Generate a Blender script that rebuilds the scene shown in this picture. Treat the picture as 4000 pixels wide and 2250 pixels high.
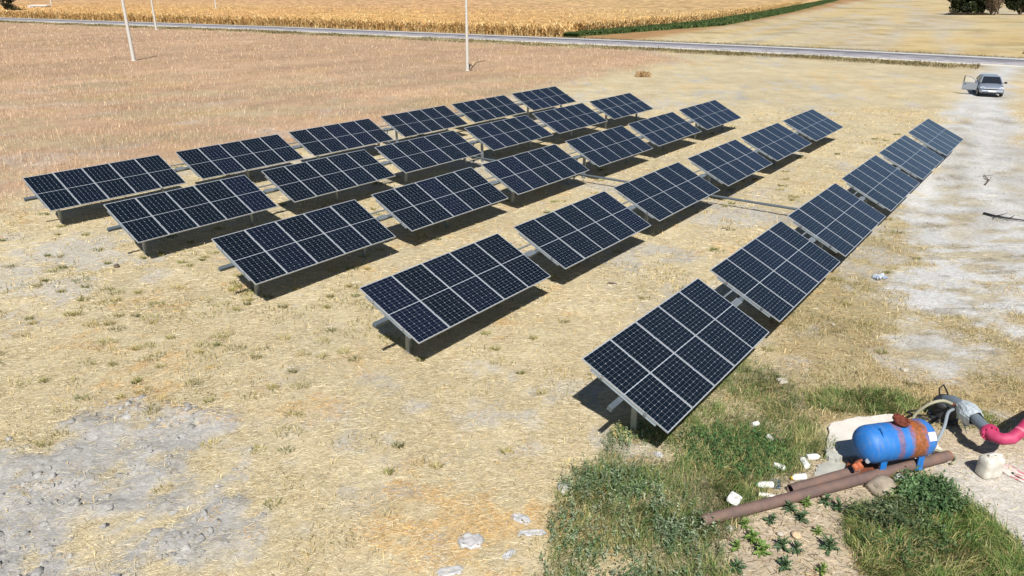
import bpy, math, random
import numpy as np
from mathutils import Matrix, Vector, Euler

# ------------------------------------------------------------------ camera, sky, sun, exposure
scene = bpy.context.scene
for o in list(bpy.data.objects):
    bpy.data.objects.remove(o, do_unlink=True)
R = math.radians
cam_data = bpy.data.cameras.new('camera')
cam = bpy.data.objects.new('camera', cam_data)
scene.collection.objects.link(cam)
cam.location = (0, 0, 8.90)
cam.rotation_euler = (R(90 - 21.998), 0, 0)
cam_data.sensor_width = 36
cam_data.lens = 25.948
cam_data.clip_end = 6000
scene.camera = cam

world = bpy.data.worlds.new('World')
scene.world = world
world.use_nodes = True
wn = world.node_tree.nodes
sky = wn.new('ShaderNodeTexSky')
sky.sky_type = 'NISHITA'
sky.sun_disc = False
sky.sun_elevation = R(49)
sky.sun_rotation = R(180)
sky.air_density = 1.0
sky.dust_density = 0.15
sky.ozone_density = 2.5
world.node_tree.links.new(sky.outputs[0], wn['Background'].inputs[0])
wn['Background'].inputs[1].default_value = 0.05

sun_data = bpy.data.lights.new('sun', 'SUN')
sun_data.energy = 5.0
sun_data.angle = R(0.53)
sun_data.color = (1.0, 0.955, 0.89)
sun = bpy.data.objects.new('sun', sun_data)
sun.rotation_euler = (R(41), 0, R(1.0))
sun.location = (0, -20, 40)
scene.collection.objects.link(sun)

scene.view_settings.view_transform = 'Standard'
scene.view_settings.look = 'None'
scene.view_settings.gamma = 1
scene.view_settings.exposure = 0.38
scene.render.resolution_x = 1024
scene.render.resolution_y = 576
scene.cycles.max_bounces = 6

rnd = random.Random(7)
rng = np.random.default_rng(11)
C = scene.collection

# ------------------------------------------------------------------ helpers
def link(o, parent=None):
    C.objects.link(o)
    if parent is not None:
        o.parent = parent
    return o

def tag(o, label=None, cat=None, group=None, kind=None):
    if label: o['label'] = label
    if cat: o['category'] = cat
    if group: o['group'] = group
    if kind: o['kind'] = kind
    return o

def empty(name, loc=(0, 0, 0), rz=0.0, mat=None):
    o = bpy.data.objects.new(name, None)
    o.empty_display_size = 0.2
    if mat is not None: o.matrix_world = mat
    else:
        o.location = loc; o.rotation_euler = (0, 0, rz)
    return link(o)

def copy_tree(o, parent=None):
    c = o.copy(); C.objects.link(c)
    if parent is not None:
        c.parent = parent
        c.matrix_parent_inverse = o.matrix_parent_inverse.copy()
    for ch in list(o.children):
        copy_tree(ch, c)
    return c

def s2l(c):
    c = np.asarray(c, float) / 255.0
    return np.where(c <= 0.04045, c / 12.92, ((c + 0.055) / 1.055) ** 2.4)

def rgb(c, k=1.0):
    v = s2l(c) * k
    return (float(v[0]), float(v[1]), float(v[2]), 1.0)

class MB:
    """collects boxes, tubes and lathed shapes into ONE mesh"""
    def __init__(self): self.v = []; self.f = []
    def add(self, vs, fs):
        n = len(self.v); self.v += [tuple(map(float, q)) for q in vs]
        self.f += [tuple(i + n for i in q) for q in fs]; return self
    def box(self, c, s, m=None):
        x, y, z = s[0] / 2, s[1] / 2, s[2] / 2
        vs = [Vector((a * x, b * y, d * z)) for d in (-1, 1) for b in (-1, 1) for a in (-1, 1)]
        if m is not None: vs = [m @ q for q in vs]
        vs = [q + Vector(c) for q in vs]
        return self.add(vs, [(0, 2, 3, 1), (4, 5, 7, 6), (0, 1, 5, 4), (2, 6, 7, 3), (0, 4, 6, 2), (1, 3, 7, 5)])
    def tube(self, pts, r, n=10, caps=True):
        pts = [Vector(q) for q in pts]
        rs = r if isinstance(r, (list, tuple)) else [r] * len(pts)
        ring = []; vs = []
        up = None
        for i, q in enumerate(pts):
            if i == 0: t = pts[1] - pts[0]
            elif i == len(pts) - 1: t = pts[-1] - pts[-2]
            else: t = pts[i + 1] - pts[i - 1]
            t.normalize()
            if up is None:
                up = Vector((0, 0, 1)) if abs(t.z) < 0.9 else Vector((1, 0, 0))
            a = t.cross(up)
            if a.length < 1e-5: a = t.cross(Vector((0, 1, 0)))
            a.normalize(); b = a.cross(t); b.normalize(); up = b
            for k in range(n):
                w = 2 * math.pi * k / n
                vs.append(q + (a * math.cos(w) + b * math.sin(w)) * rs[i])
        fs = []
        for i in range(len(pts) - 1):
            for k in range(n):
                fs.append((i * n + k, i * n + (k + 1) % n, (i + 1) * n + (k + 1) % n, (i + 1) * n + k))
        if caps:
            fs.append(tuple(range(n - 1, -1, -1)))
            fs.append(tuple((len(pts) - 1) * n + k for k in range(n)))
        return self.add(vs, fs)
    def lathe(self, prof, n=20, m=None):
        """prof: (r, z) pairs, turned round local Z; m: 4x4"""
        vs = []; fs = []
        for r, z in prof:
            for k in range(n):
                w = 2 * math.pi * k / n
                q = Vector((r * math.cos(w), r * math.sin(w), z))
                vs.append(m @ q if m is not None else q)
        for i in range(len(prof) - 1):
            for k in range(n):
                fs.append((i * n + k, i * n + (k + 1) % n, (i + 1) * n + (k + 1) % n, (i + 1) * n + k))
        fs.append(tuple(range(n - 1, -1, -1)))
        fs.append(tuple((len(prof) - 1) * n + k for k in range(n)))
        return self.add(vs, fs)
    def mesh(self, name, mat, smooth=False):
        me = bpy.data.meshes.new(name)
        me.from_pydata(self.v, [], self.f)
        if smooth:
            me.polygons.foreach_set('use_smooth', np.ones(len(me.polygons), dtype=bool))
            try: me.set_sharp_from_angle(angle=R(38))
            except Exception: pass
        me.materials.append(mat)
        me.update()
        return me
    def build(self, name, mat, parent=None, smooth=False, bevel=0.0):
        o = bpy.data.objects.new(name, self.mesh(name, mat, smooth))
        link(o, parent)
        if bevel:
            b = o.modifiers.new('bevel', 'BEVEL'); b.width = bevel; b.segments = 2; b.limit_method = 'ANGLE'
        return o

def mesh_np(name, verts, faces, mat, col=None, smooth=False):
    """verts (N,3), faces (M,k) arrays -> mesh, with an optional per-vertex colour"""
    me = bpy.data.meshes.new(name)
    verts = np.ascontiguousarray(verts, dtype=np.float32); faces = np.ascontiguousarray(faces, dtype=np.int32)
    m, k = faces.shape
    me.vertices.add(len(verts)); me.vertices.foreach_set('co', verts.ravel())
    me.loops.add(m * k); me.loops.foreach_set('vertex_index', faces.ravel())
    me.polygons.add(m)
    me.polygons.foreach_set('loop_start', np.arange(0, m * k, k, dtype=np.int32))
    me.polygons.foreach_set('loop_total', np.full(m, k, dtype=np.int32))
    if smooth: me.polygons.foreach_set('use_smooth', np.ones(m, dtype=bool))
    if col is not None:
        at = me.color_attributes.new('Col', 'FLOAT_COLOR', 'POINT')
        c4 = np.ones((len(verts), 4), np.float32); c4[:, :3] = col
        at.data.foreach_set('color', c4.ravel())
    me.materials.append(mat)
    me.update(calc_edges=True)
    return me

def obj_np(name, verts, faces, mat, col=None, parent=None, smooth=False):
    o = bpy.data.objects.new(name, mesh_np(name, verts, faces, mat, col, smooth))
    return link(o, parent)

def _hash(ix, iy, seed):
    h = (ix.astype(np.int64) * 374761393 + iy.astype(np.int64) * 668265263 + seed * 974634777) & 0xffffffff
    h = ((h ^ (h >> 13)) * 1274126177) & 0xffffffff
    return ((h ^ (h >> 16)) & 0xffff) / 65535.0

def vnoise(x, y, seed=0):
    x = np.asarray(x, float); y = np.asarray(y, float)
    ix = np.floor(x); iy = np.floor(y); fx = x - ix; fy = y - iy
    fx = fx * fx * (3 - 2 * fx); fy = fy * fy * (3 - 2 * fy)
    a = _hash(ix, iy, seed); b = _hash(ix + 1, iy, seed); c = _hash(ix, iy + 1, seed); d = _hash(ix + 1, iy + 1, seed)
    return (a * (1 - fx) + b * fx) * (1 - fy) + (c * (1 - fx) + d * fx) * fy

def fbm(x, y, scale, seed=0, octv=4):
    s = 0; a = 1; t = 0
    for o in range(octv):
        s = s + a * vnoise(np.asarray(x) / scale * 2 ** o + 17.3 * o, np.asarray(y) / scale * 2 ** o + 5.1 * o, seed + o); t += a; a *= 0.55
    return s / t

def sstep(a, b, x):
    t = np.clip((np.asarray(x) - a) / (b - a), 0, 1); return t * t * (3 - 2 * t)

# ------------------------------------------------------------------ materials
def new_mat(name):
    m = bpy.data.materials.new(name); m.use_nodes = True
    nt = m.node_tree
    return m, nt, nt.nodes['Principled BSDF']

def mat_plain(name, col, rough=0.6, metal=0.0, var=0.12, scale=6.0, bump=0.0, spec=0.5, coat=0.0, alpha=1.0, trans=0.0):
    m, nt, b = new_mat(name)
    n = nt.nodes.new('ShaderNodeTexNoise'); n.inputs['Scale'].default_value = scale; n.inputs['Detail'].default_value = 6
    tc = nt.nodes.new('ShaderNodeTexCoord'); nt.links.new(tc.outputs['Object'], n.inputs['Vector'])
    mx = nt.nodes.new('ShaderNodeMix'); mx.data_type = 'RGBA'
    c = np.array(col[:3])
    mx.inputs[6].default_value = (*(c * (1 - var)), 1); mx.inputs[7].default_value = (*np.minimum(c * (1 + var), 1), 1)
    nt.links.new(n.outputs['Fac'], mx.inputs[0]); nt.links.new(mx.outputs[2], b.inputs['Base Color'])
    b.inputs['Roughness'].default_value = rough; b.inputs['Metallic'].default_value = metal
    b.inputs['Specular IOR Level'].default_value = spec; b.inputs['Coat Weight'].default_value = coat
    b.inputs['Alpha'].default_value = alpha; b.inputs['Transmission Weight'].default_value = trans
    if bump:
        bp = nt.nodes.new('ShaderNodeBump'); bp.inputs['Strength'].default_value = bump; bp.inputs['Distance'].default_value = 0.02
        nt.links.new(n.outputs['Fac'], bp.inputs['Height']); nt.links.new(bp.outputs[0], b.inputs['Normal'])
    return m

def mat_two(name, c1, c2, scale, lo, hi, rough=0.8, bump=0.2, stretch=(1, 1, 1), metal=0.0, detail=8, c3=None):
    """two (or three) tones broken up by noise: rust, stains, wear"""
    m, nt, b = new_mat(name)
    tc = nt.nodes.new('ShaderNodeTexCoord'); mp = nt.nodes.new('ShaderNodeMapping'); mp.inputs['Scale'].default_value = stretch
    n = nt.nodes.new('ShaderNodeTexNoise'); n.inputs['Scale'].default_value = scale; n.inputs['Detail'].default_value = detail; n.inputs['Roughness'].default_value = 0.65
    nt.links.new(tc.outputs['Object'], mp.inputs[0]); nt.links.new(mp.outputs[0], n.inputs['Vector'])
    r = nt.nodes.new('ShaderNodeValToRGB')
    r.color_ramp.elements[0].position = lo; r.color_ramp.elements[0].color = (*c1[:3], 1)
    r.color_ramp.elements[1].position = hi; r.color_ramp.elements[1].color = (*c2[:3], 1)
    if c3 is not None:
        e = r.color_ramp.elements.new(min(hi + 0.12, 0.99)); e.color = (*c3[:3], 1)
    nt.links.new(n.outputs['Fac'], r.inputs[0]); nt.links.new(r.outputs[0], b.inputs['Base Color'])
    b.inputs['Roughness'].default_value = rough; b.inputs['Metallic'].default_value = metal
    if bump:
        bp = nt.nodes.new('ShaderNodeBump'); bp.inputs['Strength'].default_value = bump; bp.inputs['Distance'].default_value = 0.02
        nt.links.new(n.outputs['Fac'], bp.inputs['Height']); nt.links.new(bp.outputs[0], b.inputs['Normal'])
    return m

def mat_attr(name, rough=0.85, translucent=0.0, noise=0.0):
    m, nt, b = new_mat(name)
    at = nt.nodes.new('ShaderNodeAttribute'); at.attribute_name = 'Col'
    b.inputs['Roughness'].default_value = rough; b.inputs['Specular IOR Level'].default_value = 0.25
    nt.links.new(at.outputs['Color'], b.inputs['Base Color'])
    if translucent:
        tr = nt.nodes.new('ShaderNodeBsdfTranslucent'); nt.links.new(at.outputs['Color'], tr.inputs[0])
        ms = nt.nodes.new('ShaderNodeMixShader'); ms.inputs[0].default_value = translucent
        nt.links.new(b.outputs[0], ms.inputs[1]); nt.links.new(tr.outputs[0], ms.inputs[2])
        nt.links.new(ms.outputs[0], nt.nodes['Material Output'].inputs['Surface'])
    return m

def mat_ground_make():
    m, nt, b = new_mat('ground_soil')
    at = nt.nodes.new('ShaderNodeAttribute'); at.attribute_name = 'Col'
    geo = nt.nodes.new('ShaderNodeNewGeometry')
    cur = at.outputs['Color']
    height = None
    for sc, lo, hi, st in ((0.06, 0.90, 1.09, (1, 1.6, 1)), (0.28, 0.86, 1.13, (1.3, 1, 1)), (0.9, 0.88, 1.10, (1, 1, 1)), (5.5, 0.76, 1.22, (1, 1.5, 1)), (26.0, 0.66, 1.30, (0.6, 1.6, 1)), (110.0, 0.74, 1.24, (0.45, 1.8, 1))):
        mp = nt.nodes.new('ShaderNodeMapping'); mp.inputs['Scale'].default_value = st
        nt.links.new(geo.outputs['Position'], mp.inputs[0])
        n = nt.nodes.new('ShaderNodeTexNoise'); n.inputs['Scale'].default_value = sc; n.inputs['Detail'].default_value = 5; n.inputs['Roughness'].default_value = 0.62
        nt.links.new(mp.outputs[0], n.inputs['Vector'])
        mr = nt.nodes.new('ShaderNodeMapRange'); mr.inputs[1].default_value = 0.28; mr.inputs[2].default_value = 0.72
        mr.inputs[3].default_value = lo; mr.inputs[4].default_value = hi
        nt.links.new(n.outputs['Fac'], mr.inputs[0])
        mul = nt.nodes.new('ShaderNodeVectorMath'); mul.operation = 'SCALE'
        nt.links.new(cur, mul.inputs[0]); nt.links.new(mr.outputs[0], mul.inputs['Scale'])
        cur = mul.outputs[0]
        if sc == 26.0: height = n.outputs['Fac']
    nt.links.new(cur, b.inputs['Base Color'])
    bp = nt.nodes.new('ShaderNodeBump'); bp.inputs['Strength'].default_value = 0.5; bp.inputs['Distance'].default_value = 0.03
    nt.links.new(height, bp.inputs['Height']); nt.links.new(bp.outputs[0], b.inputs['Normal'])
    b.inputs['Roughness'].default_value = 0.95; b.inputs['Specular IOR Level'].default_value = 0.15
    return m

M_ground = mat_ground_make()
M_straw = mat_attr('straw', 0.75, 0.12)
M_leaf = mat_attr('leaf', 0.6, 0.25)
M_alu = mat_plain('anodised_aluminium', (0.52, 0.55, 0.58), 0.38, 0.5, 0.06, 9)
M_galv = mat_plain('galvanised_steel', (0.30, 0.335, 0.36), 0.42, 0.6, 0.18, 14)
M_galv_dark = mat_plain('dull_galvanised_steel', (0.10, 0.125, 0.145), 0.55, 0.25, 0.2, 10)
M_backsheet = mat_plain('white_backsheet_glass', (0.42, 0.45, 0.49), 0.16, 0, 0.04, 3, coat=1.0)
M_clamp = mat_plain('bright_clamp', (0.85, 0.86, 0.87), 0.22, 0.9, 0.03, 10)
M_concrete = mat_two('pole_concrete', s2l((196, 192, 184)) * 0.85, s2l((214, 212, 206)) * 0.85, 5, 0.3, 0.7, 0.85, 0.1)

def mat_cells_make():
    m, nt, b = new_mat('silicon_cells_under_glass')
    oi = nt.nodes.new('ShaderNodeObjectInfo')
    r = nt.nodes.new('ShaderNodeValToRGB')
    r.color_ramp.elements[0].position = 0.0; r.color_ramp.elements[0].color = (0.0040, 0.0070, 0.0100, 1)
    r.color_ramp.elements[1].position = 1.0; r.color_ramp.elements[1].color = (0.0055, 0.0085, 0.0180, 1)
    e = r.color_ramp.elements.new(0.55); e.color = (0.0040, 0.0075, 0.0115, 1)
    nt.links.new(oi.outputs['Random'], r.inputs[0])
    tc = nt.nodes.new('ShaderNodeTexCoord')
    n = nt.nodes.new('ShaderNodeTexNoise'); n.inputs['Scale'].default_value = 7; n.inputs['Detail'].default_value = 3
    nt.links.new(tc.outputs['Object'], n.inputs['Vector'])
    mr = nt.nodes.new('ShaderNodeMapRange'); mr.inputs[1].default_value = .3; mr.inputs[2].default_value = .7; mr.inputs[3].default_value = 0.8; mr.inputs[4].default_value = 1.25
    nt.links.new(n.outputs['Fac'], mr.inputs[0])
    mul = nt.nodes.new('ShaderNodeVectorMath'); mul.operation = 'SCALE'
    nt.links.new(r.outputs[0], mul.inputs[0]); nt.links.new(mr.outputs[0], mul.inputs['Scale'])
    nt.links.new(mul.outputs[0], b.inputs['Base Color'])
    b.inputs['Roughness'].default_value = 0.22; b.inputs['Specular IOR Level'].default_value = 0.42; b.inputs['Specular Tint'].default_value = (0.22, 0.45, 1.0, 1)
    b.inputs['Coat Weight'].default_value = 1.0; b.inputs['Coat Roughness'].default_value = 0.07; b.inputs['Coat IOR'].default_value = 1.34
    return m
M_cells = mat_cells_make()

# ------------------------------------------------------------------ the lie of the land
PSI = R(37.088)
U = np.array([math.sin(PSI), math.cos(PSI), 0.0])       # along the tracker rows
V0 = np.array([math.cos(PSI), -math.sin(PSI), 0.0])     # across the rows, towards the track
S_TAB = 6.5514
ROWS = [  # centre of the first table of each row, and tilt
    (-17.2726, 31.0237, 26.87), (-11.9648, 27.0697, 25.91), (-6.6542, 23.1698, 26.69), (-1.3763, 19.2196, 25.06), (3.9879, 15.2851, 26.08)]
TAB_OFF = (0.012, 0.029, -0.083, 0.058, -0.043, 0.027)
AX_Z = 1.33

RX = np.array([-900, -400, -240, -161.6, -62, 17.7, 41.7, 64.1, 90, 130, 260, 600.0])
RY = np.array([675, 385, 292, 247.5, 189, 134.3, 116.3, 96.2, 71, 30, -105, -460.0])   # near edge of the asphalt
def road_y(x): return np.interp(x, RX, RY)
def road_d(x, y):
    """signed distance to the near road edge, positive beyond the road"""
    x = np.asarray(x, float)
    sl = (road_y(x + 1) - road_y(x - 1)) / 2
    return (y - road_y(x)) / np.sqrt(1 + sl * sl)

def stub_x(y): return np.interp(y, [-30, 15, 30, 40.2, 60, 79, 94.5, 104, 130], [-56, -33, -23.6, -18.3, -2.5, 5.3, 14.6, 23, 24])
def track_l(y): return np.interp(y, [0, 10, 15.8, 22.6, 30, 36.8, 61.5, 87, 97, 110], [8.5, 9.0, 9.8, 12.6, 16.2, 20.0, 36.1, 53.4, 60.2, 68])
def track_r(y): return np.interp(y, [0, 10, 15, 20, 28, 37, 61.5, 87, 97, 110], [11, 12.0, 14, 20, 23.5, 27.0, 41.2, 57.4, 65.5, 76])
GREEN_R = ([140, 161, 211, 332, 635, 800, 1600], [8, 14, 57, 117, 257, 333, 700])     # field edges beyond the road: x at y
CORN_R = ([140, 165, 225, 335, 640, 800, 1600], [7, 12, 53, 107, 248, 322, 680])
BROWN_R = ([140, 154, 258, 552, 800, 1600], [15, 27, 85, 233, 358, 760])

def zones(x, y):
    """how much of each kind of ground there is at each point"""
    x = np.asarray(x, float); y = np.asarray(y, float)
    n1 = fbm(x, y, 5.0, 3) - 0.5; n2 = fbm(x, y, 1.3, 9) - 0.5; n3 = fbm(x, y, 0.45, 14) - 0.5
    rd = road_d(x, y)
    far = sstep(11.5, 13.0, rd)
    z = {}
    z['rd'] = rd; z['far'] = far
    edge = 1.0 + y * 0.03
    z['stub'] = sstep(-edge, edge, stub_x(y) - x + 6.0 * n1 + 3.0 * n2 + 1.5 * n3) * (1 - sstep(-9.5, -7.0, rd + 3 * n1))
    z['verge'] = sstep(-10, -5.5, rd + 3 * n1) * (1 - far)
    tw = track_r(y) - track_l(y)
    tl = sstep(-0.8, 0.8, x - track_l(y) + 3.6 * n1 + 3.2 * n2 + 2.0 * n3)
    tr = 1 - sstep(-0.8, 0.8, x - track_r(y) + 3.2 * n1 + 2.5 * n2 + 1.5 * n3)
    z['track'] = tl * tr * sstep(16.5, 20.5, y + 11 * n1 + 8 * n2 + 4 * n3) * (1 - sstep(-1.0, 0.3, rd))
    z['trackpos'] = (x - track_l(y)) / np.maximum(tw, 1)
    # dug-over grey soil, lower left
    g = 1 - ((x + 8.4) / 4.2) ** 2 - ((y - 11.2) / 3.2) ** 2
    g2 = 1 - ((x + 7.2) / 1.6) ** 2 - ((y - 13.4) / 1.0) ** 2
    z['grey'] = np.maximum(sstep(-0.15, 0.55, g + 1.9 * n1 + 1.9 * n2 + 1.2 * n3), sstep(0.0, 0.6, g2 + 1.8 * n2 + n1 + 1.2 * n3))
    # green: a weedy wedge by the nearest array, and around the pump
    gl = np.interp(y, [7, 9.4, 11.0, 12.2, 13.6, 15.2, 17.0], [0.2, 0.55, 0.9, 1.3, 2.2, 4.4, 5.6])
    gr = np.interp(y, [7, 10.2, 10.9, 12.0, 13.0, 14.5, 16.5, 17.5], [3.2, 3.5, 4.3, 5.3, 6.4, 6.4, 6.5, 6.2])
    z['green1'] = sstep(-0.35, 0.25, x - gl + 1.1 * n2 + 0.7 * n1) * sstep(-0.4, 0.4, gr - x + 1.4 * n2) * (1 - sstep(15.6, 17.4, y + 2 * n1))
    hole = np.exp(-(((x - 2.75) / 0.75) ** 2 + ((y - 13.0) / 0.4) ** 2))          # dry gap at the post
    hole2 = np.exp(-(((x - 5.3) / 0.9) ** 2 + ((y - 14.6) / 0.8) ** 2))
    hole3 = np.exp(-(((x - 1.6) / 0.5) ** 2 + ((y - 9.6) / 0.35) ** 2))
    z['green1'] = z['green1'] * np.clip(1 - 1.1 * hole - 0.9 * hole2 - 1.0 * hole3, 0, 1)
    r2 = np.interp(y, [7, 9.4, 10.4, 11.2, 11.8, 12.2], [9.5, 8.55, 8.6, 8.35, 8.25, 7.8])
    l2 = np.interp(y, [7, 9.4, 10.0, 10.6, 11.0, 11.4, 12.2], [5.6, 6.0, 6.1, 6.0, 6.3, 7.3, 7.6])
    z['green2'] = sstep(-0.3, 0.25, x - l2 + 0.9 * n2) * sstep(-0.3, 0.25, r2 - x + 0.8 * n2) * (1 - sstep(11.7, 12.1, y + 0.5 * n2))
    g3 = 1 - ((x - 8.3) / 1.7) ** 2 - ((y - 14.95) / 0.6) ** 2
    z['green3'] = sstep(-0.1, 0.6, g3 + 1.5 * n2)
    g4 = 1 - ((x - 10.2) / 0.9) ** 2 - ((y - 14.2) / 0.5) ** 2
    z['green4'] = 0.7 * sstep(0.0, 0.6, g4 + 1.5 * n2)
    # dry grass between the last row, the track and the pump
    dl = np.interp(y, [9, 13, 15, 17, 21, 26, 30], [8.6, 6.4, 5.2, 6.0, 8.5, 12.0, 15.0])
    z['dry'] = sstep(-0.6, 0.8, x - dl + 2.6 * n1 + 2.0 * n2 + n3) * sstep(13.2, 14.2, y + n2) * (1 - z['track']) * (1 - sstep(24, 34, y + 6 * n1))
    clear = sstep(0.85, 1.1, ((x - 7.78) / 1.25) ** 2 + ((y - 13.4) / 0.82) ** 2)      # nothing grows through the slab
    z['dry'] = z['dry'] * clear; z['green3'] = z['green3'] * clear; z['clear'] = clear
    # sandy trodden soil around the pump
    sd = 1 - ((x - 6.0) / 3.5) ** 2 - ((y - 10.4) / 2.4) ** 2
    sd2 = 1 - ((x - 9.7) / 2.2) ** 2 - ((y - 11.9) / 2.2) ** 2
    z['sand'] = np.maximum(sstep(-0.1, 0.35, sd + 0.8 * n2), sstep(-0.1, 0.3, sd2 + 0.7 * n2))
    z['gold'] = sstep(0.05, 0.24, n1 * 0.45 + 0.65 * n2 + 0.6 * n3 + 0.05 * np.exp(-((x + 0.5) / 2.5) ** 2 - ((y - 10.7) / 1.2) ** 2) * 5 - 0.02)
    z['bare'] = sstep(0.10, 0.24, -n1 * 0.75 + 0.55 * n2 + 0.45 * n3)
    tuft = np.exp(-((x + 9) / 9) ** 2 - ((y - 20) / 5) ** 2)
    z['tuft'] = sstep(0.12, 0.26, fbm(x, y, 1.1, 40) - 0.5 + 0.10 * tuft)
    return z

def mixc(a, b, t): return a + (np.asarray(b) - a) * np.asarray(t)[..., None]

K = 0.80
COL = {k: s2l(v) * K for k, v in dict(
    straw=(206, 192, 159), straw2=(197, 181, 145), gold=(211, 182, 133), bare=(190, 186, 177), stub=(184, 155, 127), stub2=(179, 162, 130),
    stub3=(192, 163, 112), verge=(160, 146, 104), vergedark=(118, 104, 74), track=(203, 202, 199), trackdk=(184, 181, 174), trackstraw=(198, 182, 148),
    grey=(178, 176, 172), dry=(176, 162, 126), dry2=(188, 168, 126), sand=(194, 178, 156), pump=(204, 198, 188), green=(92, 92, 58), far=(208, 190, 148), far2=(203, 177, 126),
    brown=(176, 138, 96), greenf=(84, 98, 56), corn=(176, 128, 66), ditch=(128, 108, 80)).items()}

def ground_col(x, y):
    z = zones(x, y)
    n1 = fbm(x, y, 5.0, 3) - 0.5; n4 = fbm(x, y, 9.0, 61); n5 = fbm(x * 0.5, y, 0.8, 71)
    c = np.zeros(np.shape(x) + (3,)) + COL['straw']
    c = mixc(c, COL['straw2'], sstep(0.35, 0.7, n5) * 0.6)
    c = mixc(c, COL['gold'], z['gold'] * 0.55)
    c = mixc(c, COL['bare'], z['bare'] * 0.8)
    # worn strip along the drive bar, and by the central posts
    q = (np.asarray(x) - ROWS[3][0]) * U[0] + (np.asarray(y) - ROWS[3][1]) * U[1]
    w = (np.asarray(x) - ROWS[3][0]) * V0[0] + (np.asarray(y) - ROWS[3][1]) * V0[1]
    strip = np.exp(-((q - 16.3) / 0.75) ** 2) * sstep(-24, -19, w) * (1 - sstep(6, 9, w))
    c = mixc(c, COL['bare'], strip * 0.9)
    s = np.zeros_like(c) + COL['stub']
    s = mixc(s, COL['stub'] * 1.18, sstep(0.42, 0.62, fbm(x, y, 14.0, 121, 6)) * 0.7)
    s = mixc(s, COL['bare'], sstep(0.60, 0.70, fbm(x, np.asarray(y) * 1.6, 2.6, 131)) * 0.45 * (1 - sstep(60, 95, y)))
    s = mixc(s, COL['stub2'], sstep(0.44, 0.60, fbm(np.asarray(x), np.asarray(y) * 2.2, 7.0, 81)) * 0.75 * (1 - sstep(70, 110, y)))
    s = mixc(s, COL['stub3'], sstep(0.60, 0.70, fbm(np.asarray(x), np.asarray(y) * 1.8, 6.0, 91)) * 0.35)
    ac = np.asarray(x) * V0[0] + np.asarray(y) * V0[1]
    s = s * (1 + 0.10 * (vnoise(ac / 2.6, (np.asarray(x) * U[0] + np.asarray(y) * U[1]) / 60.0, 141) - 0.5) * 2)[..., None]
    c = c + (s - c) * z['stub'][..., None]
    c = mixc(c, COL['dry'], z['dry'] * 0.9)
    c = mixc(c, COL['dry2'], z['dry'] * sstep(0.5, 0.65, fbm(x, y, 2.2, 33)) * 0.8)
    c = mixc(c, COL['bare'], z['dry'] * sstep(0.54, 0.66, fbm(x, y, 1.7, 37)) * 0.75)
    t = np.zeros_like(c) + COL['track']
    along = fbm((np.asarray(x) * 0.83 - np.asarray(y) * 0.56) * 1.0, (np.asarray(x) * 0.56 + np.asarray(y) * 0.83) * 0.13, 0.9, 55)
    t = mixc(t, COL['trackdk'], sstep(0.5, 0.7, along) * 0.7)
    tp = z['trackpos']
    mid = np.exp(-((tp - 0.30) / 0.07) ** 2) + np.exp(-((tp - 0.90) / 0.09) ** 2)
    t = mixc(t, COL['trackstraw'], np.clip(mid, 0, 1) * sstep(0.44, 0.66, fbm(x, y, 2.2, 57)) * 0.75 * sstep(24, 30, y))
    t = mixc(t, COL['dry'], sstep(0.54, 0.66, fbm(x, np.asarray(y) * 2.2, 1.6, 58)) * 0.7 * (1 - sstep(30, 44, y)))
    t = mixc(t, COL['vergedark'], sstep(0.60, 0.72, fbm(np.asarray(x) * 0.7, np.asarray(y) * 3.0, 0.9, 59)) * 0.5 * (1 - sstep(60, 90, y)))
    rut = np.exp(-((tp - 0.12) / 0.07) ** 2) + np.exp(-((tp - 0.56) / 0.09) ** 2)
    t = mixc(t, COL['track'] * 1.10, np.clip(rut, 0, 1) * 0.8 * sstep(26, 34, y))
    c = c + (t - c) * z['track'][..., None]
    c = mixc(c, COL['sand'], z['sand'] * 0.95)
    pad = sstep(-0.25, 0.2, np.asarray(x) - np.interp(y, [8, 9.4, 10.4, 11.3, 12.2, 13], [8.9, 8.6, 8.6, 8.3, 8.3, 8.6]) + 0.6 * (fbm(x, y, .8, 12) - .5)) * (1 - sstep(12.3, 13.2, y))
    c = mixc(c, COL['pump'], pad)
    c = mixc(c, COL['grey'], np.clip(z['grey'] * 1.0, 0, 1) * 0.95)
    for k, a in (('green1', 0.75), ('green2', 0.8), ('green3', 0.75), ('green4', 0.6)):
        c = mixc(c, COL['green'], z[k] * a)
    v = np.zeros_like(c) + COL['verge']
    dk = np.exp(-((z['rd'] + 4.6) / 1.6) ** 2) * sstep(5, 30, np.asarray(x)) * (1 - sstep(52, 58, np.asarray(x)))
    v = mixc(v, COL['straw2'], sstep(0.45, 0.65, fbm(x, y, 5, 23)) * 0.7)
    v = mixc(v, COL['vergedark'], np.clip(dk * 0.9 + 0.6 * sstep(0.58, 0.7, fbm(x, y, 4, 29)), 0, 1))
    c = c + (v - c) * (z['verge'] * (1 - z['track']))[..., None]
    # beyond the road
    f = np.zeros_like(c) + COL['far']
    f = mixc(f, COL['far2'], sstep(0.42, 0.6, fbm(x, np.asarray(y) * 2.0, 22, 101)) * 0.7)
    lines = vnoise((np.asarray(x) * 0.88 - np.asarray(y) * 0.47) / 3.2, np.asarray(y) / 120.0, 5)
    f = mixc(f, COL['bare'], sstep(0.50, 0.80, lines) * 0.6)
    ln2 = vnoise((np.asarray(x) * 0.80 - np.asarray(y) * 0.60) / 1.6 + 2 * fbm(x, y, 30, 8), np.asarray(y) / 60.0, 15)
    f = mixc(f, COL['far2'] * 0.86, sstep(0.62, 0.9, ln2) * 0.7)
    f = mixc(f, COL['verge'], sstep(0.58, 0.70, fbm(x, np.asarray(y) * 2.0, 9, 111, 6)) * 0.7)
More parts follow.
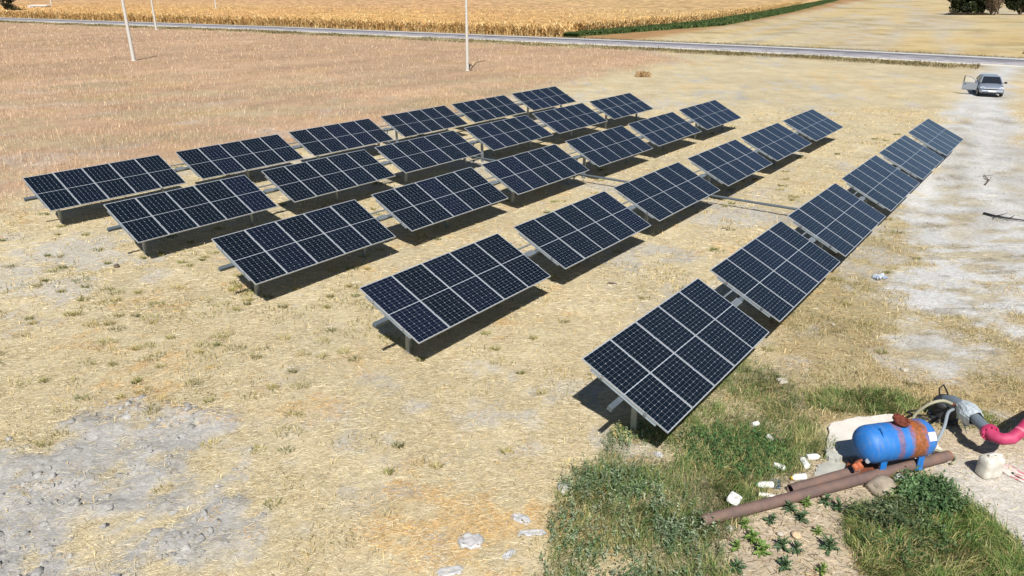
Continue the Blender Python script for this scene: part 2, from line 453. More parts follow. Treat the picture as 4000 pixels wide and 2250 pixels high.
    f = mixc(f, COL['brown'], 1 - sstep(-4, 4, np.asarray(x) - np.interp(y, *BROWN_R)))
    f = mixc(f, COL['greenf'] * 1.2, 1 - sstep(-1.5, 1.5, np.asarray(x) - np.interp(y, *GREEN_R)))
    f = mixc(f, COL['corn'], 1 - sstep(-1, 1, np.asarray(x) - np.interp(y, *CORN_R)))
    f = mixc(f, COL['verge'], np.exp(-((z['rd'] - 13) / 1.6) ** 2) * 0.7)
    c = c + (f - c) * z['far'][..., None]
    return c, z

def ground_z(x, y):
    x = np.asarray(x, float); y = np.asarray(y, float)
    d = np.hypot(x, y)
    k = 1 - sstep(60, 130, d)
    zz = (fbm(x, y, 1.1, 201) - 0.5) * 0.05 + (fbm(x, y, 6.0, 205) - 0.5) * 0.08
    g = zones(x, y)['grey']
    zz = zz + g * ((fbm(x, y, 0.50, 211, 5) - 0.42) * 0.24 + 0.02 + 0.10 * sstep(0.60, 0.75, fbm(x, y, 1.6, 221)))
    return zz * k - 0.02

# ------------------------------------------------------------------ ground sheet
def axis_pts(core_a, core_b, step, lo, hi, grow=1.045):
    a = list(np.arange(core_a, core_b + 1e-6, step))
    s = step; q = a[-1]; up = []
    while q < hi: s *= grow; q += s; up.append(q)
    s = step; q = a[0]; dn = []
    while q > lo: s *= grow; q -= s; dn.append(q)
    return np.array(dn[::-1] + a + up)

gx = axis_pts(-13, 14, 0.13, -2600, 2600)
gy = axis_pts(8.6, 26, 0.13, -400, 3600)
GX, GY = np.meshgrid(gx, gy)
gc, gzn = ground_col(GX, GY)
GZ = ground_z(GX, GY)
gv = np.stack([GX, GY, GZ], -1).reshape(-1, 3)
ncx = len(gx)
ii = (np.arange(len(gy) - 1)[:, None] * ncx + np.arange(ncx - 1)[None, :])
gf = np.stack([ii, ii + 1, ii + 1 + ncx, ii + ncx], -1)
fc = lambda a: (a[:-1, :-1] + a[1:, 1:] + a[1:, :-1] + a[:-1, 1:]) / 4
zone = np.zeros(ii.shape, int)
zone[fc(gzn['stub']) > 0.5] = 1
zone[fc(gzn['track']) > 0.5] = 2
zone[fc(gzn['far']) > 0.5] = 3
for k, (nm, lab) in enumerate((('ground', 'pale straw strewn ground around the solar arrays'), ('stubble_field', 'pinkish brown field of dry stubble'),
                               ('dirt_track', 'pale grey dirt track running up to the road'), ('harvested_field', 'harvested straw coloured fields beyond the road'))):
    fs = gf[zone == k].reshape(-1, 4)
    used, inv = np.unique(fs, return_inverse=True)
    o = obj_np(nm, gv[used], inv.reshape(-1, 4), M_ground, gc.reshape(-1, 3)[used], smooth=True)
    tag(o, label=lab, kind='structure')

# ------------------------------------------------------------------ road
def mat_asphalt_make():
    return mat_two('asphalt', s2l((118, 116, 124)) * 0.8, s2l((168, 164, 168)) * 0.8, 0.35, 0.35, 0.65, 0.85, 0.05, (1, 1, 1))
M_asphalt = mat_asphalt_make()
M_line = mat_two('worn_white_paint', s2l((190, 190, 192)) * 0.8, s2l((236, 236, 238)) * 0.82, 0.8, 0.35, 0.55, 0.7, 0)
M_shoulder = mat_two('gravel_shoulder', s2l((186, 184, 180)) * 0.8, s2l((206, 202, 192)) * 0.8, 0.5, 0.35, 0.65, 0.95, 0.1)
rx = np.concatenate([np.arange(-700, 300, 4.0)])
def strip_mesh(d0, d1, z):
    sl = (road_y(rx + 6) - road_y(rx - 6)) / 12
    nx, ny = -sl / np.sqrt(1 + sl * sl), 1 / np.sqrt(1 + sl * sl)
    yy = np.array([road_y(rx + k) for k in (-6, -3, 0, 3, 6)]).mean(0)
    a = np.stack([rx + nx * d0, yy + ny * d0, np.full_like(rx, z)], -1)
    b = np.stack([rx + nx * d1, yy + ny * d1, np.full_like(rx, z)], -1)
    n = len(rx); v = np.concatenate([a, b]); i = np.arange(n - 1)
    return v, np.stack([i, i + 1, i + 1 + n, i + n], -1)
def road_box(name, d0, d1, z0, z1, mat):
    v1, f1 = strip_mesh(d0, d1, z1)
    n = len(rx)
    lo = v1.copy(); lo[:, 2] = z0
    v = np.concatenate([v1, lo]); i = np.arange(n - 1)
    fs = np.concatenate([f1, np.stack([i + 1, i, i + 2 * n, i + 2 * n + 1], -1), np.stack([i + n, i + n + 1, i + 3 * n + 1, i + 3 * n], -1)])
    return obj_np(name, v, fs, mat)
rd = tag(road_box('road', 0.0, 9.4, -0.3, 0.16, M_asphalt), 'grey asphalt country road with white edge lines', kind='structure')
tag(road_box('road_shoulder', 9.4, 12.6, -0.3, 0.13, M_shoulder), 'pale gravel shoulder along the far side of the road', kind='structure')
tag(road_box('road_verge_shoulder', -1.0, 0.0, -0.3, 0.12, M_shoulder), 'narrow gravel shoulder along the near side of the road', kind='structure')
for d0 in (0.25, 8.7):
    v1, f1 = strip_mesh(d0, d0 + 0.42, 0.165)
    obj_np('edge_line', v1, f1, M_line, parent=rd)

# ------------------------------------------------------------------ solar arrays
PW, PL, PT = 1.134, 2.278, 0.035
GAPP = 0.02
fr = MB(); rim = 0.012
fr.box((0, PL / 2 - rim / 2, -PT / 2), (PW, rim, PT)); fr.box((0, -PL / 2 + rim / 2, -PT / 2), (PW, rim, PT))
fr.box((PW / 2 - rim / 2, 0, -PT / 2), (rim, PL - 2 * rim, PT)); fr.box((-PW / 2 + rim / 2, 0, -PT / 2), (rim, PL - 2 * rim, PT))
me_frame = fr.mesh('solar_panel', M_alu)
bs = MB(); bs.box((0, 0, -0.007), (PW - 2 * rim, PL - 2 * rim, 0.006))
me_back = bs.mesh('backsheet', M_backsheet)
def cell_mesh():
    vs = []; fs = []
    mx, my, mid, gp = rim + 0.007, rim + 0.010, 0.016, 0.0028
    cw = (PW - 2 * mx) / 6; half = PL / 2 - my - mid / 2; ch = half / 12
    for h in (0, 1):
        for j in range(12):
            for i in range(6):
                x0 = -PW / 2 + mx + i * cw + gp / 2; x1 = x0 + cw - gp
                y0 = (-PL / 2 + my + j * ch) if h == 0 else (mid / 2 + j * ch)
                y0 += gp * 0.35; y1 = y0 + ch - gp * 0.7
                k = len(vs); c = 0.012
                top = (j % 2 == 1)
                if top: pts = [(x0, y0), (x1, y0), (x1, y1 - c), (x1 - c, y1), (x0 + c, y1), (x0, y1 - c)]
                else: pts = [(x0 + c, y0), (x1 - c, y0), (x1, y0 + c), (x1, y1), (x0, y1), (x0, y0 + c)]
                vs += [(a, b, -0.0025) for a, b in pts]; fs.append(tuple(range(k, k + 6)))
    me = bpy.data.meshes.new('cell_grid'); me.from_pydata(vs, [], fs); me.materials.append(M_cells); me.update()
    return me
me_cells = cell_mesh()
rl = MB()      # top-hat rail, shorter than the panels
RLN = 1.72
rl.box((0, 0, -0.0625), (0.045, RLN, 0.053)); rl.box((0.036, 0, -0.0855), (0.026, RLN, 0.007)); rl.box((-0.036, 0, -0.0855), (0.026, RLN, 0.007))
me_rail = rl.mesh('rail', M_galv)
cl = MB(); cl.box((0, 0, -0.012), (0.040, 0.07, 0.034))
me_clamp = cl.mesh('clamp', M_clamp)
TW = 5 * PW + 4 * GAPP

def table_matrix(row, k, jit=True):
    x, y, t = ROWS[row]; t = R(t)
    c = np.array([x, y, AX_Z]) + U * (S_TAB * k + TAB_OFF[k])
    n = math.sin(t) * V0 + math.cos(t) * np.array([0, 0, 1.0])
    w = np.cross(n, U)
    m = Matrix.Identity(4)
    for i in range(3):
        m[i][0] = U[i]; m[i][1] = w[i]; m[i][2] = n[i]; m[i][3] = c[i]
    return m
ROWNAME = ['row bordering the stubble field', 'second row from the stubble field', 'middle row', 'second row from the dirt track', 'row beside the dirt track']
ORD = ['sixth from the road', 'fifth from the road', 'fourth from the road', 'third from the road', 'second from the road', 'closest to the road']
for r in range(5):
    for k in range(6):
        m = table_matrix(r, k)
        jit = Matrix.Rotation(R(rnd.uniform(-0.35, 0.35)), 4, 'X')
        t = empty('solar_array', mat=m @ jit)
        tag(t, 'five-panel solar array, %s in the %s' % (ORD[k], ROWNAME[r]), 'solar array', 'solar arrays on the tracker rows')
        for i in range(5):
            px = -TW / 2 + PW / 2 + i * (PW + GAPP)
            pnl = bpy.data.objects.new('solar_panel', me_frame); link(pnl, t); pnl.location = (px, 0, 0)
            pnl.rotation_euler = (R(rnd.gauss(0, 0.22)), R(rnd.gauss(0, 0.22)), 0)
            b = bpy.data.objects.new('backsheet', me_back); link(b, pnl)
            cg = bpy.data.objects.new('cell_grid', me_cells); link(cg, pnl); cg['kind'] = 'stuff'
        for i in range(6):
            rx_ = -TW / 2 + i * (PW + GAPP) - GAPP / 2
            if i == 0: rx_ += 0.035
            if i == 5: rx_ -= 0.015
            ra = bpy.data.objects.new('rail', me_rail); link(ra, t); ra.location = (rx_, 0, 0)
            for yy in (-0.57, 0.57):
                if i in (0, 5): q = (-TW / 2 - 0.018 if i == 0 else TW / 2 + 0.018, yy, 0)
                else: q = (rx_, yy, 0.0)
                ca = bpy.data.objects.new('clamp', me_clamp); link(ca, t)
                ca.location = q
                if i not in (0, 5): ca.location = (rx_, yy, 0.010); ca.scale = (0.9, 1, 0.6)

# ------------------------------------------------------------------ tracker frames
mat_cable = mat_plain('black_cable', (0.012, 0.012, 0.013), 0.6)
POST_S = [-2.22, 2.25, 6.70, 11.15, 15.64, 17.14, 21.68, 26.2, 30.65, 35.08]
ps = MB()  # sigma-like post: web and two lipped flanges, unit height 1
PH = AX_Z - 0.26
ps.box((0, 0, PH / 2 - 0.2), (0.008, 0.13, PH + 0.4))
for s in (-1, 1):
    ps.box((0.034, s * 0.065, PH / 2 - 0.2), (0.076, 0.006, PH + 0.4))
    ps.box((0.069, s * 0.056, PH / 2 - 0.2), (0.006, 0.02, PH + 0.4))
me_post = ps.mesh('post', M_galv)
br = MB()
br.box((0, 0, -0.06), (0.012, 0.17, 0.20)); br.box((0.06, 0, -0.085), (0.12, 0.16, 0.012))
br.tube([(-0.03, 0, 0), (0.05, 0, 0)], 0.105, 14)
me_bear = br.mesh('bearing', M_galv)
for r in range(5):
    x, y, tl = ROWS[r]
    base = Vector((x, y, 0))
    m0 = table_matrix(r, 0)
    ax0 = m0 @ Vector((0, 0, -0.162))
    t = empty('tracker_frame', loc=(ax0.x, ax0.y, 0))
    tag(t, 'galvanised posts and torque tube under the %s' % ROWNAME[r], 'tracker frame', 'tracker frames of the five rows')
    inv = Matrix.Translation((-ax0.x, -ax0.y, 0))
    rot = m0.to_3x3().to_4x4()
    s0, s1 = -3.32, 5 * S_TAB + 3.25
    axm = inv @ Matrix.Translation(ax0) @ rot
    tb = MB(); L_ = s1 - s0
    tb.box(((s0 + s1) / 2, 0, 0), (L_, 0.12, 0.12))
    o = tb.build('torque_tube', M_galv_dark, t, bevel=0.012); o.matrix_local = axm
    ct = MB(); ct.box(((s0 + s1) / 2 + 0.1, 0.33, 0.045), (L_ - 0.9, 0.045, 0.028))
    o = ct.build('cable_tray', M_galv, t); o.matrix_local = axm
    cb = MB(); pts_ = []
    ss = s0 + 0.5
    while ss < s1 - 0.4:
        pts_ += [(ss, 0.13, -0.02), (ss + 0.38, 0.14, -0.10), (ss + 0.76, 0.13, -0.10)]; ss += 1.14
    cb.tube(pts_, 0.016, 6)
    o = cb.build('cable', mat_cable, t); o.matrix_local = axm
    for k in range(5):
        s = S_TAB * (k + 0.5)
        cp = MB(); cp.box((s, 0.0, 0.068), (0.42, 0.19, 0.014)); cp.box((s, 0.0, 0.0), (0.34, 0.136, 0.118))
        for a in (-0.15, -0.05, 0.05, 0.15):
            for b_ in (-0.07, 0.07): cp.box((s + a, b_, 0.08), (0.022, 0.022, 0.016))
        o = cp.build('coupling', M_galv, t); o.matrix_local = axm
    for s in POST_S:
        p = Vector((ax0.x, ax0.y, 0)) + Vector(U) * s
        po = bpy.data.objects.new('post', me_post); link(po, t)
        po.matrix_local = inv @ Matrix.Translation(p) @ Matrix.Rotation(math.pi / 2 - PSI, 4, 'Z')
        be = bpy.data.objects.new('bearing', me_bear); link(be, t)
        be.matrix_local = inv @ Matrix.Translation(p + Vector((0, 0, ax0.z))) @ Matrix.Rotation(math.pi / 2 - PSI, 4, 'Z')

# one long push bar under all five rows turns them together
sb = 16.39
pA = Vector((ROWS[0][0], ROWS[0][1], 0)) + Vector(U) * sb; pE = Vector((ROWS[4][0], ROWS[4][1], 0)) + Vector(U) * sb
t = empty('drive_bar', loc=(pA.x, pA.y, 0))
tag(t, 'long steel push bar running low across all five rows to turn the arrays', 'drive bar')
d = (pE - pA).normalized()
b1 = MB(); b1.tube([Vector((0, 0, 0.40)) - d * 0.4, pE - pA + Vector((0, 0, 0.40)) + d * 0.4], 0.055, 12)
b1.build('bar', M_galv_dark, t, smooth=True)
for r in range(5):
    q = Vector((ROWS[r][0], ROWS[r][1], 0)) + Vector(U) * sb - pA
    la = MB(); la.box((0, 0, 0), (0.07, 0.02, 0.86), None)
    o = la.build('lever_arm', M_galv_dark, t)
    o.matrix_local = Matrix.Translation(q + Vector((-0.06, 0.05, 0.76))) @ Matrix.Rotation(-PSI, 4, 'Z') @ Matrix.Rotation(R(10), 4, 'Y')
    hb = MB(); hb.box((0, 0, 0), (0.16, 0.20, 0.14))
    o = hb.build('hinge_block', M_galv, t); o.matrix_local = Matrix.Translation(q + Vector((0, 0, 0.40))) @ Matrix.Rotation(-PSI, 4, 'Z')

# ------------------------------------------------------------------ scatter: straw, stubble, grass, corn
def wedge(n, y0, y1, pw=0.0, xk=0.76, xa=2.5):
    """points over the field of view of the place; density falls as y**-pw"""
    e = 2.0 - pw
    q = rng.random(n)
    yy = (y0 ** e + q * (y1 ** e - y0 ** e)) ** (1 / e) if abs(e) > 1e-6 else y0 * (y1 / y0) ** q
    xx = (rng.random(n) * 2 - 1) * (xk * yy + xa)
    return xx, yy

def quads(name, P, A, B, col, mat, parent=None):
    n = len(P)
    v = np.stack([P - A - B, P + A - B, P + A + B, P - A + B], 1).reshape(-1, 3)
    f = np.arange(n * 4).reshape(n, 4)
    return obj_np(name, v, f, mat, np.repeat(col, 4, 0), parent)

def blades_arr(P, h, w, lean, az, col, tipcol=None):
    """bent five-point blades -> verts, tris, colours"""
    n = len(P)
    face = rng.random(n) * 2 * np.pi
    wx = np.stack([np.cos(face), np.sin(face), np.zeros(n)], -1) * (w / 2)[:, None]
    dl = np.stack([np.cos(az), np.sin(az), np.zeros(n)], -1)
    mid = P + dl * (lean * h * 0.30)[:, None]; mid[:, 2] += h * 0.62
    tip = P + dl * (lean * h)[:, None]; tip[:, 2] += h * np.sqrt(np.clip(1 - 0.45 * lean, 0.15, 1))
    v = np.stack([P - wx, P + wx, mid + wx * 0.75, mid - wx * 0.75, tip], 1).reshape(-1, 3)
    i = np.arange(n) * 5
    f = np.concatenate([np.stack([i, i + 1, i + 2], -1), np.stack([i, i + 2, i + 3], -1), np.stack([i + 3, i + 2, i + 4], -1)])
    tc = col if tipcol is None else tipcol
    c = np.stack([col * 0.95, col * 0.95, col, col, tc], 1).reshape(-1, 3)
    return v, f, c

def merge(parts):
    vs, fs, cs = [], [], []; k = 0
    for v, f, c in parts:
        vs.append(v); fs.append(f + k); cs.append(c); k += len(v)
    return np.concatenate(vs), np.concatenate(fs), np.concatenate(cs)

def pal(n, cols, probs, jit=0.16, k=0.8):
    cols = s2l(np.array(cols)) * k
    i = rng.choice(len(cols), n, p=np.array(probs) / sum(probs))
    c = cols[i] * (1 + jit * rng.standard_normal((n, 1)))
    return np.clip(c, 0.004, 0.95)

def gp(x, y): return np.stack([x, y, ground_z(x, y)], -1)

# --- lying straw
def straw_layer(name, n, y0, y1, lmin, lmax, w, pw, label):
    x, y = wedge(n, y0, y1, pw)
    z = zones(x, y)
    clump = sstep(0.34, 0.62, fbm(x, y, 0.7, 301)) * 0.75 + 0.25
    pr = (1 - z['stub']) * (1 - z['far']) * (1 - 0.92 * z['track']) * (1 - 0.93 * z['grey']) * (1 - 0.55 * z['bare']) * clump
    pr = pr * (1 - 0.75 * z['sand']) * (1 - 0.6 * np.maximum(z['green1'], z['green2'])) * (1 - 0.3 * z['dry']) + 0.0
    pr = pr * z['clear']
    pr = np.clip(pr + 0.5 * z['gold'] * z['clear'] * (1 - z['sand']) * (1 - z['track']) * (1 - z['stub']) * (1 - z['far']), 0, 1)
    keep = rng.random(n) < pr
    x, y = x[keep], y[keep]; gold = z['gold'][keep]; dry = z['dry'][keep]; m = len(x)
    P = gp(x, y); P[:, 2] += 0.006 + 0.03 * rng.random(m) ** 2
    th = np.where(rng.random(m) < 0.62, rng.normal(0.05, 0.42, m), rng.random(m) * np.pi)
    ln = (lmin + (lmax - lmin) * rng.random(m) ** 1.7) / 2
    tilt = rng.normal(0, 0.16, m)
    A = np.stack([np.cos(th) * ln, np.sin(th) * ln, np.sin(tilt) * ln * 0.8], -1)
    roll = rng.normal(0, 0.5, m); ww = w * (0.6 + 0.8 * rng.random(m)) / 2
    B = np.stack([-np.sin(th) * ww * np.cos(roll), np.cos(th) * ww * np.cos(roll), ww * np.sin(roll)], -1)
    c1 = pal(m, [(218, 205, 172), (228, 219, 192), (207, 192, 154), (194, 174, 132), (178, 165, 132)], [4, 2, 3, 1.2, 1], k=0.95)
    c2 = pal(m, [(222, 188, 128), (212, 172, 112), (230, 204, 150), (190, 150, 98)], [4, 3, 2, 1], k=0.95)
    c3 = pal(m, [(194, 172, 126), (174, 150, 106), (208, 184, 136)], [3, 2, 2], k=0.9)
    g = (rng.random(m) < gold * 0.6)[:, None]
    col = np.where(g, c2, c1); col = np.where((rng.random(m) < dry * 0.8)[:, None], c3, col)
    o = quads(name, P, A, B, col, M_straw)
    return tag(o, label, 'straw', kind='stuff')
straw_layer('straw_litter', 380000, 8.8, 20, 0.04, 0.24, 0.0052, 0.6, 'loose cut straw lying over the ground in front of the arrays')
straw_layer('scattered_straw', 230000, 20, 62, 0.08, 0.32, 0.011, 1.2, 'cut straw scattered thinly between and behind the solar arrays')

# --- short standing stubble and dry tufts on the array plot
x, y = wedge(170000, 9, 60, 0.9)
z = zones(x, y)
pr = (1 - z['stub']) * (1 - z['far']) * (1 - z['track']) * (1 - 0.8 * z['grey']) * (1 - 0.8 * z['sand']) * (0.10 + 0.75 * z['tuft']) * (1 - np.maximum(z['green1'], z['green2']))
k = rng.random(len(x)) < pr
x, y, tf = x[k], y[k], z['tuft'][k]; m = len(x)
hh = 0.05 + 0.11 * rng.random(m); az = rng.random(m) * 2 * np.pi
leftish = np.exp(-((x + 9) / 10) ** 2)
colg = pal(m, [(150, 142, 84), (132, 130, 74), (168, 152, 98), (112, 116, 66)], [3, 3, 3, 1], k=0.9)
cols_ = pal(m, [(216, 196, 146), (198, 172, 118)], [1, 1], k=0.95)
col = np.where((rng.random(m) < tf * (0.30 + 0.55 * leftish))[:, None], colg, cols_)
v, f, c = blades_arr(gp(x, y), hh, 0.007 + 0.0006 * np.hypot(x, y), 0.3 + 0.7 * rng.random(m), az, col)
tag(obj_np('stubble_tufts', v, f, M_straw, c), 'short dry stubble and sparse grass tufts between the arrays', 'stubble', kind='stuff')

# --- separate olive tufts, thickest on the left of the plot
nc = 1500
tx, ty = wedge(nc, 11, 50, 0.7)
zt = zones(tx, ty)
dn = 0.18 + 0.82 * np.exp(-((tx + 10) / 9) ** 2 - ((ty - 20) / 7) ** 2)
k = rng.random(nc) < dn * (1 - zt['stub']) * (1 - zt['far']) * (1 - zt['track']) * (1 - zt['grey']) * (1 - zt['sand']) * (1 - zt['green1'])
tx, ty = tx[k], ty[k]; nc = len(tx)
per = 46
rr_ = np.repeat(0.06 + 0.16 * rng.random(nc) ** 1.5, per); m = nc * per
aa = rng.random(m) * 6.28; rd_ = rr_ * rng.random(m) ** 0.6
x = np.repeat(tx, per) + np.cos(aa) * rd_ * 1.5; y = np.repeat(ty, per) + np.sin(aa) * rd_
col = np.repeat(pal(nc, [(150, 144, 88), (132, 132, 76), (170, 158, 104), (112, 118, 70)], [3, 3, 3, 1.5], 0.15, 1.0), per, 0) * (0.8 + 0.4 * rng.random((m, 1)))
v, f, c = blades_arr(gp(x, y), 0.05 + 0.12 * rng.random(m), 0.008 + 0.0004 * y, 0.5 + 0.8 * rng.random(m), aa + rng.normal(0, .5, m), col)
tag(obj_np('olive_tufts', v, f, M_straw, c), 'small olive green grass tufts dotted over the straw', 'grass tufts', kind='stuff')

# --- the pinkish field of taller dry stalks
def stalk_layer(name, n, y0, y1, hmin, hmax, wk, pw, label):
    x, y = wedge(n, y0, y1, pw, 0.78, 6)
    z = zones(x, y)
    k = rng.random(n) < z['stub'] * (0.25 + 0.75 * sstep(0.36, 0.6, fbm(x, y * 1.6, 4.0, 331))) * (0.45 + 0.55 * sstep(0.3, 0.6, 0.5 + 0.5 * np.sin(((x * V0[0] + y * V0[1]) / 0.85) * 2 * np.pi)))
    x, y = x[k], y[k]; m = len(x); d = np.hypot(x, y)
    P = gp(x, y)
    col = pal(m, [(208, 176, 146), (220, 193, 162), (194, 158, 126), (164, 128, 98), (232, 213, 180), (190, 174, 134)], [4, 3, 3, 2.4, 2, 1], k=1.0)
    lean = np.where(rng.random(m) < 0.72, 0.55 * rng.random(m), 0.9 + 0.9 * rng.random(m))
    v, f, c = blades_arr(P, hmin + (hmax - hmin) * rng.random(m) ** 1.6, wk * d * (0.6 + 0.8 * rng.random(m)), lean, rng.random(m) * 2 * np.pi, col)
    return tag(obj_np(name, v, f, M_straw, c), label, 'stubble', kind='stuff')
stalk_layer('dry_stalks', 190000, 26, 75, 0.10, 0.44, 0.00032, 1.5, 'dry pinkish stalks standing in the stubble field near the arrays')
stalk_layer('distant_stalks', 170000, 75, 250, 0.15, 0.55, 0.00032, 1.6, 'dry pinkish stalks covering the stubble field towards the road')

# --- roadside verge growth
n = 60000
rxv = rng.uniform(-190, 75, n); off = rng.uniform(-9.0, -1.2, n)
yv = road_y(rxv) + off * 1.25
dkn = sstep(0.45, 0.62, fbm(rxv, yv, 4, 29)) + np.exp(-((off + 4.6) / 1.8) ** 2) * sstep(0, 25, rxv)
k = (rng.random(n) < np.clip(0.10 + 0.75 * dkn, 0, 1)) & ((rxv < track_l(yv) - 1) | (rxv > track_r(yv) + 1))
rxv, yv = rxv[k], yv[k]; m = len(rxv)
n2_ = 16000
rx2 = rng.uniform(-190, 80, n2_); y2 = road_y(rx2) + rng.uniform(12.6, 15.5, n2_) * 1.25
xa, ya = np.concatenate([rxv, rx2]), np.concatenate([yv, y2]); m = len(xa)
col = pal(m, [(150, 140, 96), (120, 112, 76), (168, 148, 102), (98, 86, 64), (96, 102, 64), (188, 166, 122)], [3, 4, 2.5, 3, 2, 1.5], k=0.8)
v, f, c = blades_arr(np.stack([xa, ya, np.full(m, 0.0)], -1), 0.10 + 0.34 * rng.random(m) ** 2, np.full(m, 0.07), 0.5 + 0.9 * rng.random(m), rng.random(m) * 6.28, col)
tag(obj_np('verge_growth', v, f, M_straw, c), 'dull green and brown weeds growing along the road verges', 'verge weeds', kind='stuff')

# --- dry grass between the last row and the pump
x, y = wedge(150000, 12.5, 30, 0.6)
z = zones(x, y)
pt = sstep(0.36, 0.62, fbm(x, y, 1.2, 351))
k = rng.random(len(x)) < z['dry'] * (0.06 + 0.94 * pt) * (1 - 0.85 * sstep(0.54, 0.66, fbm(x, y, 1.7, 37)))
x, y = x[k], y[k]; m = len(x)
olv = sstep(0.36, 0.58, fbm(x, y, 2.4, 361))
ca = pal(m, [(190, 172, 128), (176, 156, 114), (206, 190, 148), (158, 138, 98)], [3, 3, 2.5, 1], k=1.08)
cb = pal(m, [(150, 143, 100), (136, 132, 90), (166, 156, 114), (114, 116, 76)], [3, 3, 2, 1], k=1.08)
col = np.where((rng.random(m) < olv * 0.85)[:, None], cb, ca)
v, f, c = blades_arr(gp(x, y), 0.06 + 0.15 * rng.random(m), np.full(m, 0.012), 0.5 + 0.9 * rng.random(m), rng.random(m) * 6.28, col)
tag(obj_np('dry_grass', v, f, M_straw, c), 'dry brownish grass between the solar arrays and the blue tank', 'grass', kind='stuff')

# --- sparse low weeds on the track
x = rng.uniform(8, 46, 90000); y = rng.uniform(15, 66, 90000)
zt = zones(x, y)
k = rng.random(len(x)) < zt['track'] * sstep(0.57, 0.70, fbm(x * 0.7, y * 3.0, 0.9, 59)) * (1 - sstep(40, 66, y)) * 0.9
x, y = x[k], y[k]; m = len(x)
v, f, c = blades_arr(gp(x, y), 0.03 + 0.07 * rng.random(m), np.full(m, 0.016), 0.6 + 0.8 * rng.random(m), rng.random(m) * 6.28, pal(m, [(150, 142, 100), (132, 124, 88), (178, 164, 122)], [2, 2, 1.5], k=0.9))
tag(obj_np('track_weeds', v, f, M_straw, c), 'sparse low weeds streaking the pale dirt track', 'weeds', kind='stuff')

# --- green grass
def grass_patch(name, key, n, x0, x1, y0, y1, hmin, hmax, w, cols, pr, label, cl=0.6, bright=None):
    x = rng.uniform(x0, x1, n); y = rng.uniform(y0, y1, n)
    z = zones(x, y)[key]
    k = rng.random(n) < z * (0.28 + 0.72 * sstep(0.36, 0.60, fbm(x, y, cl, 371)))
    x, y = x[k], y[k]; m = len(x)
    tone = fbm(x, y, 0.9, 381)
    col = pal(m, cols, pr, 0.22, 1.4) * (0.55 + 0.9 * tone)[:, None]
    dryp = (rng.random(m) < 0.16 + 0.34 * sstep(0.46, 0.66, fbm(x, y, 1.4, 391)))[:, None]
    col = np.where(dryp, pal(m, [(178, 164, 112), (152, 144, 98), (200, 186, 138)], [2, 2, 1], k=1.05), col)
    hh = (hmin + (hmax - hmin) * rng.random(m) ** 1.5) * (0.6 + 0.8 * fbm(x, y, 0.8, 395))
    az = 6.28 * fbm(x, y, 0.5, 397) * 2 + rng.normal(0, 0.8, m)
    v, f, c = blades_arr(gp(x, y), hh, w * (0.6 + 0.8 * rng.random(m)), 0.35 + 0.9 * rng.random(m), az, col)
    return tag(obj_np(name, v, f, M_leaf, c), label, 'grass', kind='stuff')
GC = [(94, 112, 62), (76, 98, 50), (112, 124, 74), (60, 82, 44), (128, 130, 82)]
GP_ = [4, 4, 3, 2, 1.5]
grass_patch('green_grass', 'green1', 150000, 0.0, 7.5, 8.6, 17.6, 0.08, 0.30, 0.009, GC, GP_, 'green grass sprawling beside the nearest solar array')
GC2 = [(96, 120, 58), (78, 104, 48), (116, 134, 72), (60, 84, 40), (134, 136, 82)]
grass_patch('tall_grass', 'green2', 90000, 5.4, 9.4, 8.4, 12.3, 0.08, 0.34, 0.011, GC2, GP_, 'long green grass in front of the rusty pipes')
grass_patch('pump_side_grass', 'green3', 26000, 6.0, 10.6, 14.0, 16.0, 0.08, 0.28, 0.011, GC, GP_, 'green grass clump behind the concrete slab')
grass_patch('wellhead_grass', 'green4', 9000, 9.0, 11.4, 13.2, 15.0, 0.06, 0.2, 0.012, GC2, GP_, 'small green weeds growing beside the wellhead pipe')

# --- leafy grey-green weeds
def leafy(name, pts, stems_h, leaves, leaf_l, cols, pr, label, cat='weeds'):
    n = len(pts); P = gp(pts[:, 0], pts[:, 1])
    L = leaves
    t = (np.arange(L) + rng.random((n, L))) / L
    ldir = rng.random((n, 1)) * 6.28; lean = 0.1 + 0.5 * rng.random((n, 1)); hh = stems_h * (0.5 + 0.8 * rng.random((n, 1)))
    px = P[:, None, 0] + np.cos(ldir) * lean * hh * t; py = P[:, None, 1] + np.sin(ldir) * lean * hh * t; pz = P[:, None, 2] + hh * t
    base = np.stack([px, py, pz], -1).reshape(-1, 3); m = len(base)
    az = rng.random(m) * 6.28; up = rng.normal(0.45, 0.4, m); ll = leaf_l * (0.5 + 0.8 * rng.random(m))
    dr = np.stack([np.cos(az) * np.cos(up), np.sin(az) * np.cos(up), np.sin(up)], -1)
    sd = np.stack([-np.sin(az), np.cos(az), 0.3 * rng.standard_normal(m)], -1) * (ll * 0.2)[:, None]
    mid = base + dr * (ll * 0.45)[:, None]; tip = base + dr * ll[:, None] - np.array([0, 0, 0.12]) * ll[:, None]
    v = np.stack([base, mid + sd, tip, mid - sd], 1).reshape(-1, 3); f = np.arange(m * 4).reshape(m, 4)
    col = np.repeat(pal(n, cols, pr, 0.16, 1.5) * (0.6 + 0.8 * fbm(pts[:, 0], pts[:, 1], 0.5, 515))[:, None], L, 0) * (0.8 + 0.4 * rng.random((m, 1)))
    o = obj_np(name, v, f, M_leaf, np.repeat(col, 4, 0))
    return tag(o, label, cat, kind='stuff')
def region_pts(n, key, fn, x0, x1, y0, y1):
    x = rng.uniform(x0, x1, n); y = rng.uniform(y0, y1, n); z = zones(x, y)[key]
    k = rng.random(n) < z * fn(x, y)
    return np.stack([x[k], y[k]], -1)
WC = [(104, 118, 92), (86, 104, 76), (72, 92, 58), (124, 132, 108)]
